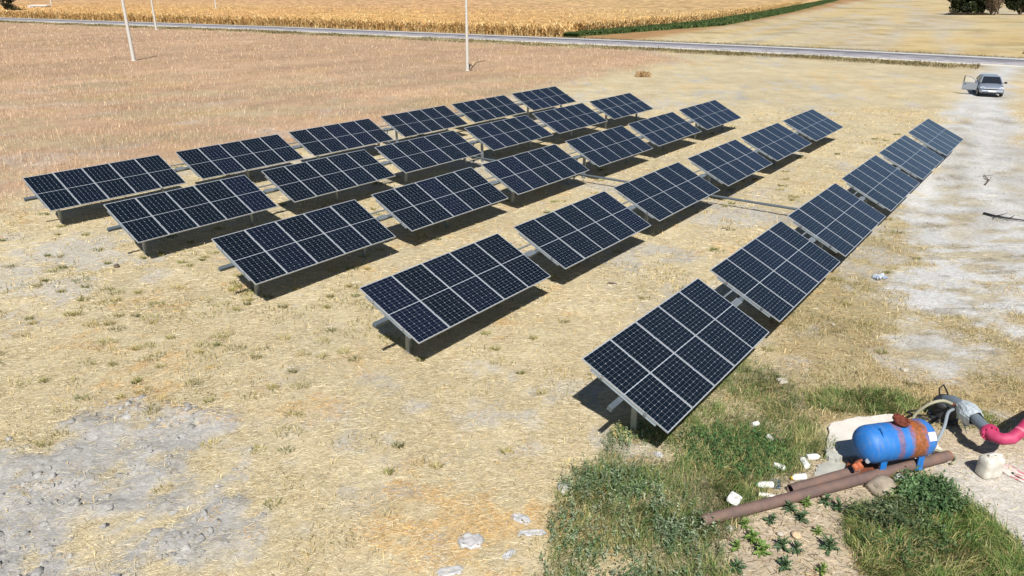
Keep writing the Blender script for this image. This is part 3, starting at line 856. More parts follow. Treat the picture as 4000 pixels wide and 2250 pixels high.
pts = region_pts(4600, 'green1', lambda x, y: (0.12 + 0.88 * sstep(0.38, 0.58, fbm(x, y, 0.7, 505))) * np.clip(1.25 - ((x - 1.6) / 1.9) ** 2 - ((y - 10.3) / 2.1) ** 2, 0, 1), 0.2, 4.2, 8.7, 12.8)
leafy('leafy_weeds', pts, 0.30, 12, 0.062, WC, [3, 3, 2, 2], 'grey green leafy weeds massed at the edge of the straw')
pts = region_pts(1500, 'green1', lambda x, y: np.clip(0.9 - ((x - 2.6) / 1.1) ** 2 - ((y - 13.4) / 0.9) ** 2, 0, 1), 1.4, 4, 12.4, 14.4)
leafy('post_weeds', pts, 0.26, 10, 0.06, WC + [(170, 156, 104)], [3, 2, 1, 2, 2], 'pale weeds around the foot of the nearest post')
pts = region_pts(2600, 'green1', lambda x, y: np.clip(1.0 - ((x - 4.6) / 1.3) ** 2 - ((y - 12.9) / 1.0) ** 2, 0, 1), 3, 6.4, 11.8, 14.2)
leafy('dark_weeds', pts, 0.22, 9, 0.07, [(62, 92, 52), (50, 78, 44), (82, 108, 62)], [2, 2, 1], 'dark green weeds behind the litter of bottles')
pts = region_pts(2000, 'green2', lambda x, y: np.clip(1.1 - ((x - 7.75) / 0.7) ** 2 - ((y - 11.35) / 0.6) ** 2, 0, 1), 6.6, 9, 10.6, 12.0)
leafy('bushy_weed', pts, 0.34, 14, 0.085, [(72, 96, 60), (56, 80, 48), (92, 112, 76)], [2, 2, 1], 'tall bushy dark green weed beside the round rock')
pts = region_pts(1800, 'green2', lambda x, y: np.clip(1.0 - ((x - 6.7) / 0.8) ** 2 - ((y - 10.8) / 0.5) ** 2, 0, 1), 5.6, 7.8, 10, 11.6)
leafy('tangled_weed', pts, 0.34, 12, 0.075, [(84, 96, 66), (66, 78, 52), (104, 112, 84)], [2, 2, 1], 'tangled dull green weed at the edge of the bare soil')

pts = region_pts(2200, 'green2', lambda x, y: 0.9 * sstep(0.48, 0.62, fbm(x, y, 0.6, 525)), 5.8, 9.2, 8.6, 11.2)
leafy('corner_weeds', pts, 0.24, 11, 0.07, [(70, 92, 56), (54, 76, 44), (94, 110, 74), (120, 116, 80)], [3, 3, 2, 1], 'dark leafy weeds mixed into the long grass')
# dead twigs and leaf litter on the bare soil below the pipe
n = 1300; x = rng.uniform(3.4, 6.6, n); y = rng.uniform(9.0, 12.3, n); k = rng.random(n) < zones(x, y)['sand']
x, y = x[k], y[k]; m = len(x); P = gp(x, y); P[:, 2] += 0.008; th = rng.random(m) * 6.28; ln = 0.02 + 0.10 * rng.random(m) ** 2
quads_col = pal(m, [(150, 128, 100), (112, 92, 72), (182, 164, 134), (90, 84, 62), (96, 106, 66)], [3, 2, 3, 1, 1.5], k=0.85)
o = quads('soil_litter', P, np.stack([np.cos(th) * ln, np.sin(th) * ln, 0.1 * ln], -1), np.stack([-np.sin(th) * .006, np.cos(th) * .006, 0 * th + .002], -1), quads_col, M_straw)
tag(o, 'dead twigs and leaf bits on the bare soil below the pipe', 'twigs', kind='stuff')

# --- soil clods on the dug-over patch
n = 9000
x = rng.uniform(-13.5, -4, n); y = rng.uniform(8.6, 15.2, n)
zg = zones(x, y)['grey']; k = rng.random(n) < zg * (0.10 + 0.90 * sstep(0.50, 0.66, fbm(x, y, 0.9, 411)))
x, y = x[k], y[k]; m = len(x)
oct_v = np.array([(1, 0, 0), (.5, .87, 0), (-.5, .87, 0), (-1, 0, 0), (-.5, -.87, 0), (.5, -.87, 0), (.6, .3, .75), (-.55, .4, .7), (0, -.65, .72), (0, 0, 1.0)])
oct_f = np.array([(0, 1, 6), (1, 7, 6), (1, 2, 7), (2, 3, 7), (3, 8, 7), (3, 4, 8), (4, 5, 8), (5, 6, 8), (5, 0, 6), (6, 7, 9), (7, 8, 9), (8, 6, 9)])
rr = 0.010 + 0.085 * rng.random(m) ** 6.5
v = oct_v[None] * (1 + 0.36 * rng.standard_normal((m, 10, 3))) * rr[:, None, None] * np.stack([0.8 + 0.7 * rng.random(m), 0.8 + 0.5 * rng.random(m), 0.55 + 0.4 * rng.random(m)], -1)[:, None, :]
a = rng.random(m) * 6.28; ca_, sa_ = np.cos(a)[:, None], np.sin(a)[:, None]
v = np.stack([v[..., 0] * ca_ - v[..., 1] * sa_, v[..., 0] * sa_ + v[..., 1] * ca_, v[..., 2]], -1)
v = v + gp(x, y)[:, None, :]
f = (oct_f[None] + (np.arange(m) * 10)[:, None, None]).reshape(-1, 3)
c = np.repeat(pal(m, [(176, 174, 170), (184, 182, 177), (168, 166, 162)], [2, 1, 1], 0.04, 0.8), 10, 0)
tag(obj_np('soil_clods', v.reshape(-1, 3), f, M_ground, c), 'grey clods of dug up soil', 'soil clods', kind='stuff')

# --- standing corn beyond the road
n = 80000
e = rng.uniform(-240, 90, n); dd = 13.8 + 150 * rng.random(n) ** 2.0
x = e; y = road_y(e) + dd * np.sqrt(1 + 0.62 ** 2)
k = (x < np.interp(y, *CORN_R)) & (((x + 188) / 16) ** 2 + ((y - 295) / 15) ** 2 > 1)
x, y = x[k], y[k]
ex = 9000   # the edge along the green strip
ye = 170 + 330 * rng.random(ex) ** 1.6; xe = np.interp(ye, *CORN_R) - 7 * rng.random(ex) ** 1.5
x, y = np.concatenate([x, xe]), np.concatenate([y, ye]); m = len(x)
CC = [(212, 176, 116), (204, 166, 106), (220, 192, 138), (190, 150, 98), (230, 210, 162), (176, 140, 94), (186, 162, 108)]
CP = [4, 4, 3, 2, 2, 1.2, 1]
hh = 1.7 + 0.7 * rng.random(m)
P = np.stack([x, y, np.zeros(m)], -1)
parts = [blades_arr(P, hh, np.full(m, 0.12), 0.25 * rng.random(m), rng.random(m) * 6.28, pal(m, CC, CP, k=1.0))]
for q in range(3):
    Q = P.copy(); Q[:, 2] = hh * (0.25 + 0.22 * q + 0.15 * rng.random(m))
    parts.append(blades_arr(Q, 0.55 + 0.4 * rng.random(m), np.full(m, 0.17), 0.9 + 0.8 * rng.random(m), rng.random(m) * 6.28, pal(m, CC, CP, k=1.0)))
v, f, c = merge(parts)
tag(obj_np('corn_plants', v, f, M_straw, c), 'golden dry corn standing along the far side of the road', 'corn', kind='stuff')

# canopy of the same crop, as far as the field goes
ds = [14.5]
while ds[-1] < 900: ds.append(ds[-1] + max(1.2, (ds[-1] - 10) * 0.028))
ds = np.array(ds); us = np.linspace(0, 1, 420)
vv = []; sl = 0.62
for d_ in ds:
    # the right hand end of this row of the canopy is where it meets the field edge
    xs = np.linspace(-900, 700, 1601); ysr = road_y(xs) + d_ * np.sqrt(1 + sl ** 2)
    ins = xs[xs < np.interp(ysr, *CORN_R) - 0.5]
    xr = ins.max()
    xl = -330 - d_ * 0.8
    xx = xr - (xr - xl) * (1 - us) ** 1.0
    vv.append(np.stack([xx, road_y(xx) + d_ * np.sqrt(1 + sl ** 2), 1.55 + 0.75 * rng.random(len(us)) + 0.5 * (fbm(xx, xx * 0 + d_, 6, 431) - 0.5)], -1))
vv = np.array(vv); nd, nu = vv.shape[:2]
vv[0, :, 2] = 0.0
hl = ((vv[..., 0] + 188) / 17) ** 2 + ((vv[..., 1] - 295) / 16) ** 2 < 1
vv[..., 2][hl] = -0.3
vv[:, -1, 2] = 0.0
i = np.arange(nd - 1)[:, None] * nu + np.arange(nu - 1)[None, :]
f = np.stack([i, i + 1, i + 1 + nu, i + nu], -1).reshape(-1, 4)
fl = vv.reshape(-1, 3)
tone = fbm(fl[:, 0], fl[:, 1] * 2.2, 40, 441)
col = mixc(np.zeros((len(fl), 3)) + s2l((206, 166, 108)) * 0.92, s2l((202, 166, 122)) * 0.92, sstep(40, 150, np.repeat(ds, nu)))
col = mixc(col, s2l((198, 152, 108)) * 0.90, sstep(0.45, 0.62, tone) * 0.55)
col = mixc(col, s2l((202, 176, 122)) * 0.82, sstep(-40, 60, fl[:, 0]) * 0.5)
col = col * (0.66 + 0.68 * rng.random((len(fl), 1)))
tag(obj_np('corn_canopy', fl, f, M_straw, col), 'broad golden brown top of the ripe corn field', 'corn', kind='stuff')

# --- low dark green crop strip along the corn
n = 60000
y = 158 + 620 * rng.random(n) ** 2.2
a, b = np.interp(y, *CORN_R), np.interp(y, *GREEN_R)
x = a + (b - a) * (rng.random(n) * 1.04 - 0.02)
k = road_d(x, y) > 14.5
x, y = x[k], y[k]; m = len(x)
v, f, c = blades_arr(np.stack([x, y, np.zeros(m)], -1), 0.4 + 0.5 * rng.random(m), 0.25 + 0.25 * rng.random(m) + 0.0006 * y, 0.8 * rng.random(m), rng.random(m) * 6.28, pal(m, [(74, 94, 50), (60, 82, 42), (94, 112, 62), (112, 122, 74)], [4, 4, 2, 1], k=1.0))
tag(obj_np('green_crop', v, f, M_leaf, c), 'dark green strip of low crop beside the corn field', 'crop', kind='stuff')
#@@PART3

# ------------------------------------------------------------------ utility poles
M_ceramic = mat_plain('brown_ceramic', (0.12, 0.06, 0.04), 0.25)
def utility_pole(x, y, lean, label, fat=1.0):
    t = empty('utility_pole', (x, y, 0))
    tag(t, label, 'pole', 'concrete poles of the power line')
    m = MB()
    prof = [(0.0, 0.205), (0.4, 0.20), (4.5, 0.165), (9.4, 0.12)]
    m.tube([(lean * z, 0, z - 0.3 if i == 0 else z) for i, (z, r) in enumerate(prof)], [r * fat for z, r in prof], 10)
    m.build('shaft', M_concrete, t, smooth=True)
    c = MB(); c.lathe([(0.30 * fat, 0.0), (0.29 * fat, 0.06), (0.22 * fat, 0.09)], 12, Matrix.Translation((0, 0, -0.05))); c.build('footing', M_concrete, t)
    a = MB(); a.box((lean * 9, 0, 9.1), (1.6, 0.09, 0.1)); a.build('crossarm', M_galv, t)
    for dx in (-0.7, 0, 0.7):
        i = MB(); i.lathe([(0.03, 0), (0.07, 0.05), (0.04, 0.08), (0.07, 0.13), (0.03, 0.2)], 10, Matrix.Translation((lean * 9 + dx, 0, 9.15)))
        i.build('insulator', M_ceramic, t, smooth=True)
utility_pole(-51.4, 104.6, -0.006, 'tall concrete utility pole leaning out of the stubble field', 1.3)
utility_pole(-85.6, 188.0, 0.0, 'slender concrete utility pole beside the road near the corn', 1.3)
utility_pole(-112.2, 299.1, 0.0, 'far concrete utility pole rising out of the corn field', 1.5)
utility_pole(-5.3, 91.2, 0.002, 'straight concrete utility pole with a dry branch at its foot')
utility_pole(-212.4, 364.5, 0.0, 'distant concrete utility pole next to the white shed', 1.6)
M_bark = mat_two('bark', (0.06, 0.045, 0.03), (0.16, 0.12, 0.09), 12, 0.35, 0.65, 0.9, 0.4)
def branch(name, pts, r, label, cat='branch', twigs=3, mat=None):
    m = MB(); pts = [Vector(q) for q in pts]
    n = len(pts); m.tube(pts, [r * (1 - 0.6 * i / (n - 1)) for i in range(n)], 7)
    for k in range(twigs):
        q = pts[rnd.randrange(1, n)]; d = Vector((rnd.uniform(-1, 1), rnd.uniform(-1, 1), rnd.uniform(0, 0.5))).normalized()
        m.tube([q, q + d * r * 5, q + d * r * 9 + Vector((0, 0, r))], [r * 0.45, r * 0.3, r * 0.12], 5)
    return tag(m.build(name, mat or M_bark, None, smooth=True), label, cat)
branch('fallen_branch', [(-5.0, 91.0, 0.05), (-4.6, 91.3, 0.5), (-4.2, 91.6, 0.9), (-3.7, 91.7, 1.0)], 0.09, 'dry branch leaning by the foot of the straight pole')
M_char = mat_plain('black_rubber', (0.015, 0.015, 0.017), 0.6)
branch('dead_branch', [(20.2, 30.5, 0.03), (20.35, 30.0, 0.06), (20.7, 29.6, 0.07), (21.2, 29.4, 0.05), (21.9, 29.3, 0.04)], 0.055, 'dark crooked branch lying on the dirt track', twigs=4, mat=M_char)
branch('burnt_stick', [(23.3, 35.6, 0.03), (23.9, 36.3, 0.05), (24.3, 37.4, 0.04)], 0.045, 'black charred stick on the dirt track', twigs=5)

# ------------------------------------------------------------------ blue tank, rusty pipes, slabs
RUST = s2l((150, 78, 40)) * 0.8; RUST2 = s2l((108, 62, 48)) * 0.8
M_rust = mat_two('rust', RUST2, RUST, 6, 0.35, 0.65, 0.85, 0.3)
M_redrust = mat_two('red_rust', s2l((104, 46, 34)) * 0.7, s2l((150, 78, 52)) * 0.7, 14, 0.35, 0.65, 0.8, 0.3)
M_pipe = mat_two('rusty_pipe', s2l((112, 94, 90)) * 0.72, s2l((136, 110, 98)) * 0.72, 3.0, 0.35, 0.60, 0.8, 0.3, c3=s2l((160, 100, 62)) * 0.72)
def mat_tank_make():
    """blue paint with rust that has run down in two bands from the flange and a seam"""
    m, nt, b = new_mat('blue_tank_paint')
    tc = nt.nodes.new('ShaderNodeTexCoord'); sp = nt.nodes.new('ShaderNodeSeparateXYZ'); nt.links.new(tc.outputs['Object'], sp.inputs[0])
    n = nt.nodes.new('ShaderNodeTexNoise'); n.inputs['Scale'].default_value = 5.5; n.inputs['Detail'].default_value = 10; n.inputs['Roughness'].default_value = 0.7
    mp = nt.nodes.new('ShaderNodeMapping'); mp.inputs['Scale'].default_value = (2.0, 0.9, 0.7); nt.links.new(tc.outputs['Object'], mp.inputs[0]); nt.links.new(mp.outputs[0], n.inputs['Vector'])
    def band(c, w, amp):
        wob = nt.nodes.new('ShaderNodeMath'); wob.operation = 'MULTIPLY_ADD'; wob.inputs[1].default_value = amp; nt.links.new(n.outputs['Fac'], wob.inputs[0]); nt.links.new(sp.outputs['X'], wob.inputs[2])
        s = nt.nodes.new('ShaderNodeMath'); s.operation = 'SUBTRACT'; s.inputs[1].default_value = c + amp * 0.5; nt.links.new(wob.outputs[0], s.inputs[0])
        a = nt.nodes.new('ShaderNodeMath'); a.operation = 'ABSOLUTE'; nt.links.new(s.outputs[0], a.inputs[0])
        mr = nt.nodes.new('ShaderNodeMapRange'); mr.interpolation_type = 'SMOOTHSTEP'; mr.inputs[1].default_value = w * 0.45; mr.inputs[2].default_value = w * 1.25; mr.inputs[3].default_value = 1; mr.inputs[4].default_value = 0
        nt.links.new(a.outputs[0], mr.inputs[0]); return mr.outputs[0]
    b1 = band(0.33, 0.19, 0.42); b2 = band(-0.08, 0.06, 0.26)
    sc = nt.nodes.new('ShaderNodeMath'); sc.operation = 'MULTIPLY'; sc.inputs[1].default_value = 0.55; nt.links.new(b2, sc.inputs[0])
    mx = nt.nodes.new('ShaderNodeMath'); mx.operation = 'MAXIMUM'; nt.links.new(b1, mx.inputs[0]); nt.links.new(sc.outputs[0], mx.inputs[1])
    blue = nt.nodes.new('ShaderNodeMix'); blue.data_type = 'RGBA'
    blue.inputs[6].default_value = (*(s2l((20, 94, 182)) * 0.85), 1); blue.inputs[7].default_value = (*(s2l((52, 136, 210)) * 0.88), 1)
    n2 = nt.nodes.new('ShaderNodeTexNoise'); n2.inputs['Scale'].default_value = 4.5; n2.inputs['Detail'].default_value = 10; n2.inputs['Roughness'].default_value = 0.7; nt.links.new(tc.outputs['Object'], n2.inputs['Vector']); nt.links.new(n2.outputs['Fac'], blue.inputs[0])
    rs = nt.nodes.new('ShaderNodeValToRGB'); rs.color_ramp.elements[0].position = .35; rs.color_ramp.elements[1].position = .7
    rs.color_ramp.elements[0].color = (*(s2l((122, 78, 44)) * 0.8), 1); rs.color_ramp.elements[1].color = (*(s2l((186, 96, 38)) * 0.85), 1)
    n3 = nt.nodes.new('ShaderNodeTexNoise'); n3.inputs['Scale'].default_value = 16; n3.inputs['Detail'].default_value = 6; nt.links.new(tc.outputs['Object'], n3.inputs['Vector']); nt.links.new(n3.outputs['Fac'], rs.inputs[0])
    mm = nt.nodes.new('ShaderNodeMix'); mm.data_type = 'RGBA'; nt.links.new(mx.outputs[0], mm.inputs[0]); nt.links.new(blue.outputs[2], mm.inputs[6]); nt.links.new(rs.outputs[0], mm.inputs[7])
    n5 = nt.nodes.new('ShaderNodeTexNoise'); n5.inputs['Scale'].default_value = 9; n5.inputs['Detail'].default_value = 12; n5.inputs['Roughness'].default_value = 0.75
    mp5 = nt.nodes.new('ShaderNodeMapping'); mp5.inputs['Scale'].default_value = (1.8, 0.6, 0.5); nt.links.new(tc.outputs['Object'], mp5.inputs[0]); nt.links.new(mp5.outputs[0], n5.inputs['Vector'])
    mr5 = nt.nodes.new('ShaderNodeMapRange'); mr5.inputs[1].default_value = 0.50; mr5.inputs[2].default_value = 0.72; mr5.inputs[3].default_value = 0.0; mr5.inputs[4].default_value = 0.55; nt.links.new(n5.outputs['Fac'], mr5.inputs[0])
    dirt = nt.nodes.new('ShaderNodeMix'); dirt.data_type = 'RGBA'; nt.links.new(mr5.outputs[0], dirt.inputs[0]); nt.links.new(mm.outputs[2], dirt.inputs[6]); dirt.inputs[7].default_value = (*(s2l((138, 140, 132)) * 0.8), 1)
    nt.links.new(dirt.outputs[2], b.inputs['Base Color'])
    bp = nt.nodes.new('ShaderNodeBump'); bp.inputs['Strength'].default_value = 0.15; bp.inputs['Distance'].default_value = 0.01; nt.links.new(n5.outputs['Fac'], bp.inputs['Height']); nt.links.new(bp.outputs[0], b.inputs['Normal'])
    b.inputs['Roughness'].default_value = 0.55
    return m
M_tank = mat_tank_make()
M_blue = mat_two('blue_paint', s2l((24, 108, 196)) * 0.85, s2l((52, 140, 214)) * 0.85, 5, 0.4, 0.7, 0.45, 0.05)
M_white = mat_two('dirty_white_plastic', (0.52, 0.50, 0.45), (0.76, 0.76, 0.74), 9, 0.32, 0.5, 0.45, 0.05)
M_copper = mat_plain('orange_fitting', s2l((206, 120, 84)) * 0.8, 0.4)

TCX, TCY, TCZ = 7.50, 12.30, 0.68
tank = empty('pressure_tank', (TCX, TCY + 0.03, 0), R(12.0))
tag(tank, 'blue pressure tank streaked with orange rust lying beside the rusty pipes', 'tank')
TR, TL_ = 0.375, 0.80
prof = [(0.02, -TL_), (0.14, -TL_ + 0.012), (0.24, -TL_ + 0.05), (0.32, -TL_ + 0.115), (0.36, -TL_ + 0.185), (TR, -TL_ + 0.26), (TR, -0.25), (TR + 0.004, -0.245), (TR + 0.004, -0.23), (TR, -0.225), (TR, 0.4), (TR, TL_ - 0.22), (0.355, TL_ - 0.14), (0.30, TL_ - 0.065), (0.2, TL_ - 0.02), (0.02, TL_)]
m = MB(); m.lathe(prof, 40, Matrix.Rotation(math.pi / 2, 4, 'Y'))
o = m.build('shell', M_tank, tank, smooth=True); o.location = (0, 0, TCZ)
m = MB()
nk = Matrix.Translation((0.04, 0.02, TCZ + TR - 0.03)) @ Matrix.Rotation(R(14), 4, 'Y') @ Matrix.Rotation(R(10), 4, 'X')
m.lathe([(0.11, 0.0), (0.11, 0.09), (0.165, 0.095), (0.165, 0.145), (0.12, 0.15), (0.115, 0.125), (0.02, 0.12)], 22, nk)
for k in range(8):
    a = k * math.pi / 4; q = nk @ Vector((0.143 * math.cos(a), 0.143 * math.sin(a), 0.155)); m.box(q, (0.03, 0.03, 0.03))
m.build('flange', M_redrust, tank)
m = MB(); m.tube([(-0.46, -0.10, TCZ + TR - 0.03), (-0.46, -0.11, TCZ + TR + 0.05), (-0.46, -0.19, TCZ + TR + 0.02), (-0.46, -0.23, TCZ + TR - 0.09)], 0.014, 8); m.build('lifting_lug', M_blue, tank, smooth=True)
for sx in (-0.34, 0.50):
    for sy in (-0.25, 0.25):
        m = MB(); m.box((0, 0, 0.14), (0.13, 0.03, 0.36)); m.box((0, 0.035 if sy < 0 else -0.035, 0.14), (0.012, 0.05, 0.36)); m.box((0, 0, -0.05), (0.16, 0.09, 0.016))
        lg = m.build('leg', M_blue, tank); lg.location = (sx, sy, 0.17)
def curved_label():
    m = MB(); vs = []; fs = []
    for i in range(7):
        w = R(22 + 26 * i / 6)
        for xx in (0.50, 0.66):
            vs.append((xx, -math.cos(w) * (TR + 0.003), TCZ + math.sin(w) * (TR + 0.003)))
    for i in range(6): fs.append((2 * i, 2 * i + 1, 2 * i + 3, 2 * i + 2))
    m.add(vs, fs); return m
lb = curved_label().build('data_label', mat_two('printed_label', (0.78, 0.76, 0.72), (0.74, 0.50, 0.36), 14, 0.52, 0.62, 0.5, 0), tank)
m = MB()
m.tube([(-TL_ + 0.06, -0.12, 0.42), (-TL_ - 0.08, -0.15, 0.40), (-TL_ - 0.12, -0.16, 0.33)], 0.03, 10); m.build('outlet_elbow', M_rust, tank, smooth=True)
for k in range(2):
    m = MB(); q = (-TL_ - 0.03 - 0.11 * k, -0.16 - 0.03 * k, 0.37); m.tube([q, (q[0], q[1] - 0.10, q[2] - 0.02)], [0.055, 0.05], 12); m.build('valve_cap', M_copper, tank, smooth=True)
m = MB(); m.lathe([(0.01, 0), (0.05, 0), (0.055, 0.012), (0.05, 0.03)], 14, Matrix.Translation((-TL_ + 0.1, -0.22, 0.47)) @ Matrix.Rotation(R(80), 4, 'X')); m.build('gauge', M_alu, tank)

m = MB(); m.lathe([(0.10, 0), (0.40, 0), (0.41, 0.02), (0.40, 0.05), (0.34, 0.055), (0.30, 0.09), (0.12, 0.10)], 28)
o = m.build('rusty_flange_plate', M_rust, None, smooth=True); o.location = (7.05, 12.18, 0.04); o.rotation_euler = (R(-5), R(4), 0)
tag(o, 'round rusty flange plate under the left end of the blue tank', 'flange')

def pipe(name, a, b, r, label, lip=False):
    m = MB(); a = Vector(a); b = Vector(b); d = (b - a).normalized(); n = 10
    pts = [a.lerp(b, i / n) + Vector((0, 0, 0.004 * math.sin(i * 1.3))) for i in range(n + 1)]
    m.tube(pts, r, 20, caps=False)
    m.tube([a + d * 0.001, a + d * 0.25], r * 0.86, 20, caps=False)
    for q, s in ((a, -1), (b, 1)):      # annular ends
        k = len(m.v); up = d.cross(Vector((0, 0, 1))).normalized(); w = up.cross(d)
        ring = [q + (up * math.cos(2 * math.pi * i / 20) + w * math.sin(2 * math.pi * i / 20)) * rr for rr in (r, r * 0.86) for i in range(20)]
        m.add(ring, [(i, (i + 1) % 20, 20 + (i + 1) % 20, 20 + i) for i in range(20)])
    m.tube([a + d * 0.25, a + d * 0.26], r * 0.86, 20); m.tube([b - d * 0.1, b - d * 0.09], r * 0.86, 20)
    if lip: m.tube([b - d * 0.16, b - d * 0.13], r * 1.035, 20)
    return tag(m.build(name, M_pipe, None, smooth=True), label, 'pipe', 'rusty steel pipes')
pipe('steel_pipe', (3.38, 10.66, 0.10), (8.86, 12.60, 0.15), 0.105, 'long rusty steel pipe lying in front of the blue tank', True)
pipe('short_steel_pipe', (5.28, 11.56, 0.10), (6.80, 12.14, 0.12), 0.10, 'short rusty steel pipe lying behind the long one')

M_slab = mat_two('pale_concrete', s2l((212, 206, 196)) * 0.84, s2l((232, 227, 217)) * 0.84, 2.2, 0.35, 0.65, 0.92, 0.25)
M_slab2 = mat_two('grey_concrete', s2l((170, 170, 162)) * 0.8, s2l((196, 196, 186)) * 0.8, 3.5, 0.35, 0.65, 0.92, 0.25)
def slab(name, poly, z0, z1, mat, label, cat='slab'):
    m = MB(); out = []
    for i, (x, y) in enumerate(poly):       # broken, uneven outline
        x2, y2 = poly[(i + 1) % len(poly)]
        for k in range(5):
            t_ = k / 5; out.append((x + (x2 - x) * t_ + rnd.uniform(-.03, .03), y + (y2 - y) * t_ + rnd.uniform(-.03, .03)))
    n = len(out)
    m.add([(x, y, z0) for x, y in out] + [(x, y, z1 + rnd.uniform(-.006, .006)) for x, y in out], [tuple(range(n, 2 * n)), tuple(range(n - 1, -1, -1))] + [(i, (i + 1) % n, n + (i + 1) % n, n + i) for i in range(n)])
    return tag(m.build(name, mat, None, bevel=0.012), label, cat)
slab('concrete_slab', [(6.55, 12.72), (6.55, 13.05), (7.0, 13.92), (7.7, 14.2), (8.6, 14.32), (9.05, 13.9), (8.9, 12.95), (7.7, 12.62)], -0.1, 0.075, M_slab, 'broad pale concrete slab behind the blue tank')
slab('broken_slab', [(5.95, 12.12), (6.15, 12.45), (6.5, 12.62), (6.78, 12.42), (6.55, 12.2), (6.2, 12.05)], -0.03, 0.035, M_slab2, 'small broken grey slab beside the short pipe')
slab('slab_fragment', [(6.40, 12.62), (6.48, 12.92), (6.66, 12.8), (6.72, 12.6), (6.55, 12.5)], -0.03, 0.12, M_slab2, 'tilted chunk of concrete at the slab corner')

M_stone = mat_two('stone', s2l((150, 138, 122)) * 0.8, s2l((186, 172, 152)) * 0.8, 6, 0.35, 0.65, 0.9, 0.5)
M_stonew = mat_two('pale_stone', s2l((180, 170, 152)) * 0.8, s2l((214, 208, 196)) * 0.8, 9, 0.35, 0.65, 0.9, 0.4)
M_stoney = mat_two('ochre_stone', s2l((214, 180, 136)) * 0.8, s2l((226, 206, 176)) * 0.8, 9, 0.35, 0.65, 0.9, 0.4)
def rock(name, x, y, s, mat, label, seed=1, z=0.0):
    import bmesh
    bm = bmesh.new(); bmesh.ops.create_icosphere(bm, subdivisions=3, radius=1)
    r_ = random.Random(seed); ph = [r_.uniform(0, 6) for _ in range(6)]
    for v in bm.verts:
        c = v.co; k = 1 + 0.10 * math.sin(2.3 * c.x + ph[0]) + 0.09 * math.sin(3.1 * c.y + ph[1]) + 0.07 * math.sin(4.2 * c.z + ph[2]) + 0.07 * math.sin(7 * c.x + 5 * c.y + ph[3]) + 0.06 * math.sin(9 * c.y - 6 * c.z + ph[4]) + 0.03 * r_.uniform(-1, 1)
        v.co = Vector((c.x * s[0] * k, c.y * s[1] * k, c.z * s[2] * k))
    me = bpy.data.meshes.new(name); bm.to_mesh(me); bm.free(); me.materials.append(mat)
    me.polygons.foreach_set('use_smooth', np.ones(len(me.polygons), dtype=bool))
    o = bpy.data.objects.new(name, me); link(o); o.location = (x, y, z + s[2] * 0.35); o.rotation_euler = (0, 0, seed)
    return tag(o, label, 'stone')
rock('round_rock', 7.10, 11.60, (0.30, 0.26, 0.20), M_stone, 'large rounded brown rock under the long pipe', 3)
rock('grey_rock', 7.55, 11.86, (0.17, 0.14, 0.15), M_slab2, 'grey rock wedged against the long pipe', 5)
rock('ochre_stone', 5.0, 10.40, (0.10, 0.07, 0.05), M_stoney, 'ochre stone lying among the leafy rosettes', 8)
rock('pale_stone', 4.72, 10.43, (0.06, 0.05, 0.04), M_stonew, 'small pale stone next to the ochre one', 9)
rock('cream_stone', 3.86, 10.56, (0.07, 0.06, 0.05), M_stonew, 'cream stone near the open end of the long pipe', 10)
rock('flat_stone', 1.0, 11.68, (0.17, 0.12, 0.06), M_slab2, 'flat grey stone at the edge of the leafy weeds', 11)
rock('white_rock', 6.62, 15.9, (0.16, 0.12, 0.06), M_stonew, 'white rock in the dry grass by the nearest array', 12)
rock('field_stone', 9.9, 16.5, (0.10, 0.08, 0.04), M_stonew, 'pale stone on the dry grass behind the slab', 13)
rock('track_stone', 9.2, 19.2, (0.07, 0.05, 0.03), M_stonew, 'small white stone in the dry grass towards the track', 14)

# ------------------------------------------------------------------ wellhead and its pipes
M_greyp = mat_plain('grey_pvc', s2l((118, 130, 140)) * 0.8, 0.55, 0, 0.15, 5)
M_blackp = mat_plain('black_casing', s2l((52, 54, 58)) * 0.8, 0.6, 0, 0.25, 6)
M_red = mat_two('faded_red_pipe', s2l((172, 40, 84)) * 0.85, s2l((200, 74, 116)) * 0.85, 3.5, 0.35, 0.65, 0.6, 0.08)
M_foil = mat_plain('clear_wrap', (0.42, 0.47, 0.50), 0.3, 0, 0.25, 12, bump=0.4)
M_hose = mat_plain('beige_hose', s2l((176, 172, 146)) * 0.8, 0.5)
M_hoseg = mat_plain('grey_hose', s2l((158, 168, 176)) * 0.8, 0.45)
well = empty('wellhead', (9.66, 14.25, 0))
tag(well, 'black wellhead with a grey pipe wrapped in clear plastic', 'wellhead')
m = MB(); m.lathe([(0.30, -0.05), (0.30, 0.06), (0.24, 0.08), (0.24, 0.34), (0.27, 0.36), (0.27, 0.42), (0.2, 0.50), (0.03, 0.54)], 24); m.build('casing', M_blackp, well, smooth=True)
m = MB(); m.tube([(0, 0, 0.40), (0.0, -0.18, 0.52), (0.01, -0.45, 0.58), (0.03, -0.8, 0.60), (0.0, -1.46, 0.60)], [0.17, 0.15, 0.13, 0.112, 0.112], 18); m.build('outlet_pipe', M_greyp, well, smooth=True)
m = MB()
vs = []; fs = []; N = 20; ST = 9
for i in range(ST):
    y = -0.50 - 0.50 * i / (ST - 1); rr = 0.15 + 0.05 * math.sin(math.pi * i / (ST - 1))
    for k in range(N):
        a = 2 * math.pi * k / N; r2 = rr * (1 + 0.08 * math.sin(5 * a + i * 0.9) + 0.03 * rnd.uniform(-1, 1)); sag = 0.10 * max(0, -math.sin(a)) * math.sin(math.pi * i / (ST - 1))
        vs.append((0.02 + r2 * math.cos(a), y, 0.60 + r2 * math.sin(a) - sag))
for i in range(ST - 1):
    for k in range(N): fs.append((i * N + k, i * N + (k + 1) % N, (i + 1) * N + (k + 1) % N, (i + 1) * N + k))
m.add(vs, fs); m.build('plastic_wrap', M_foil, well)
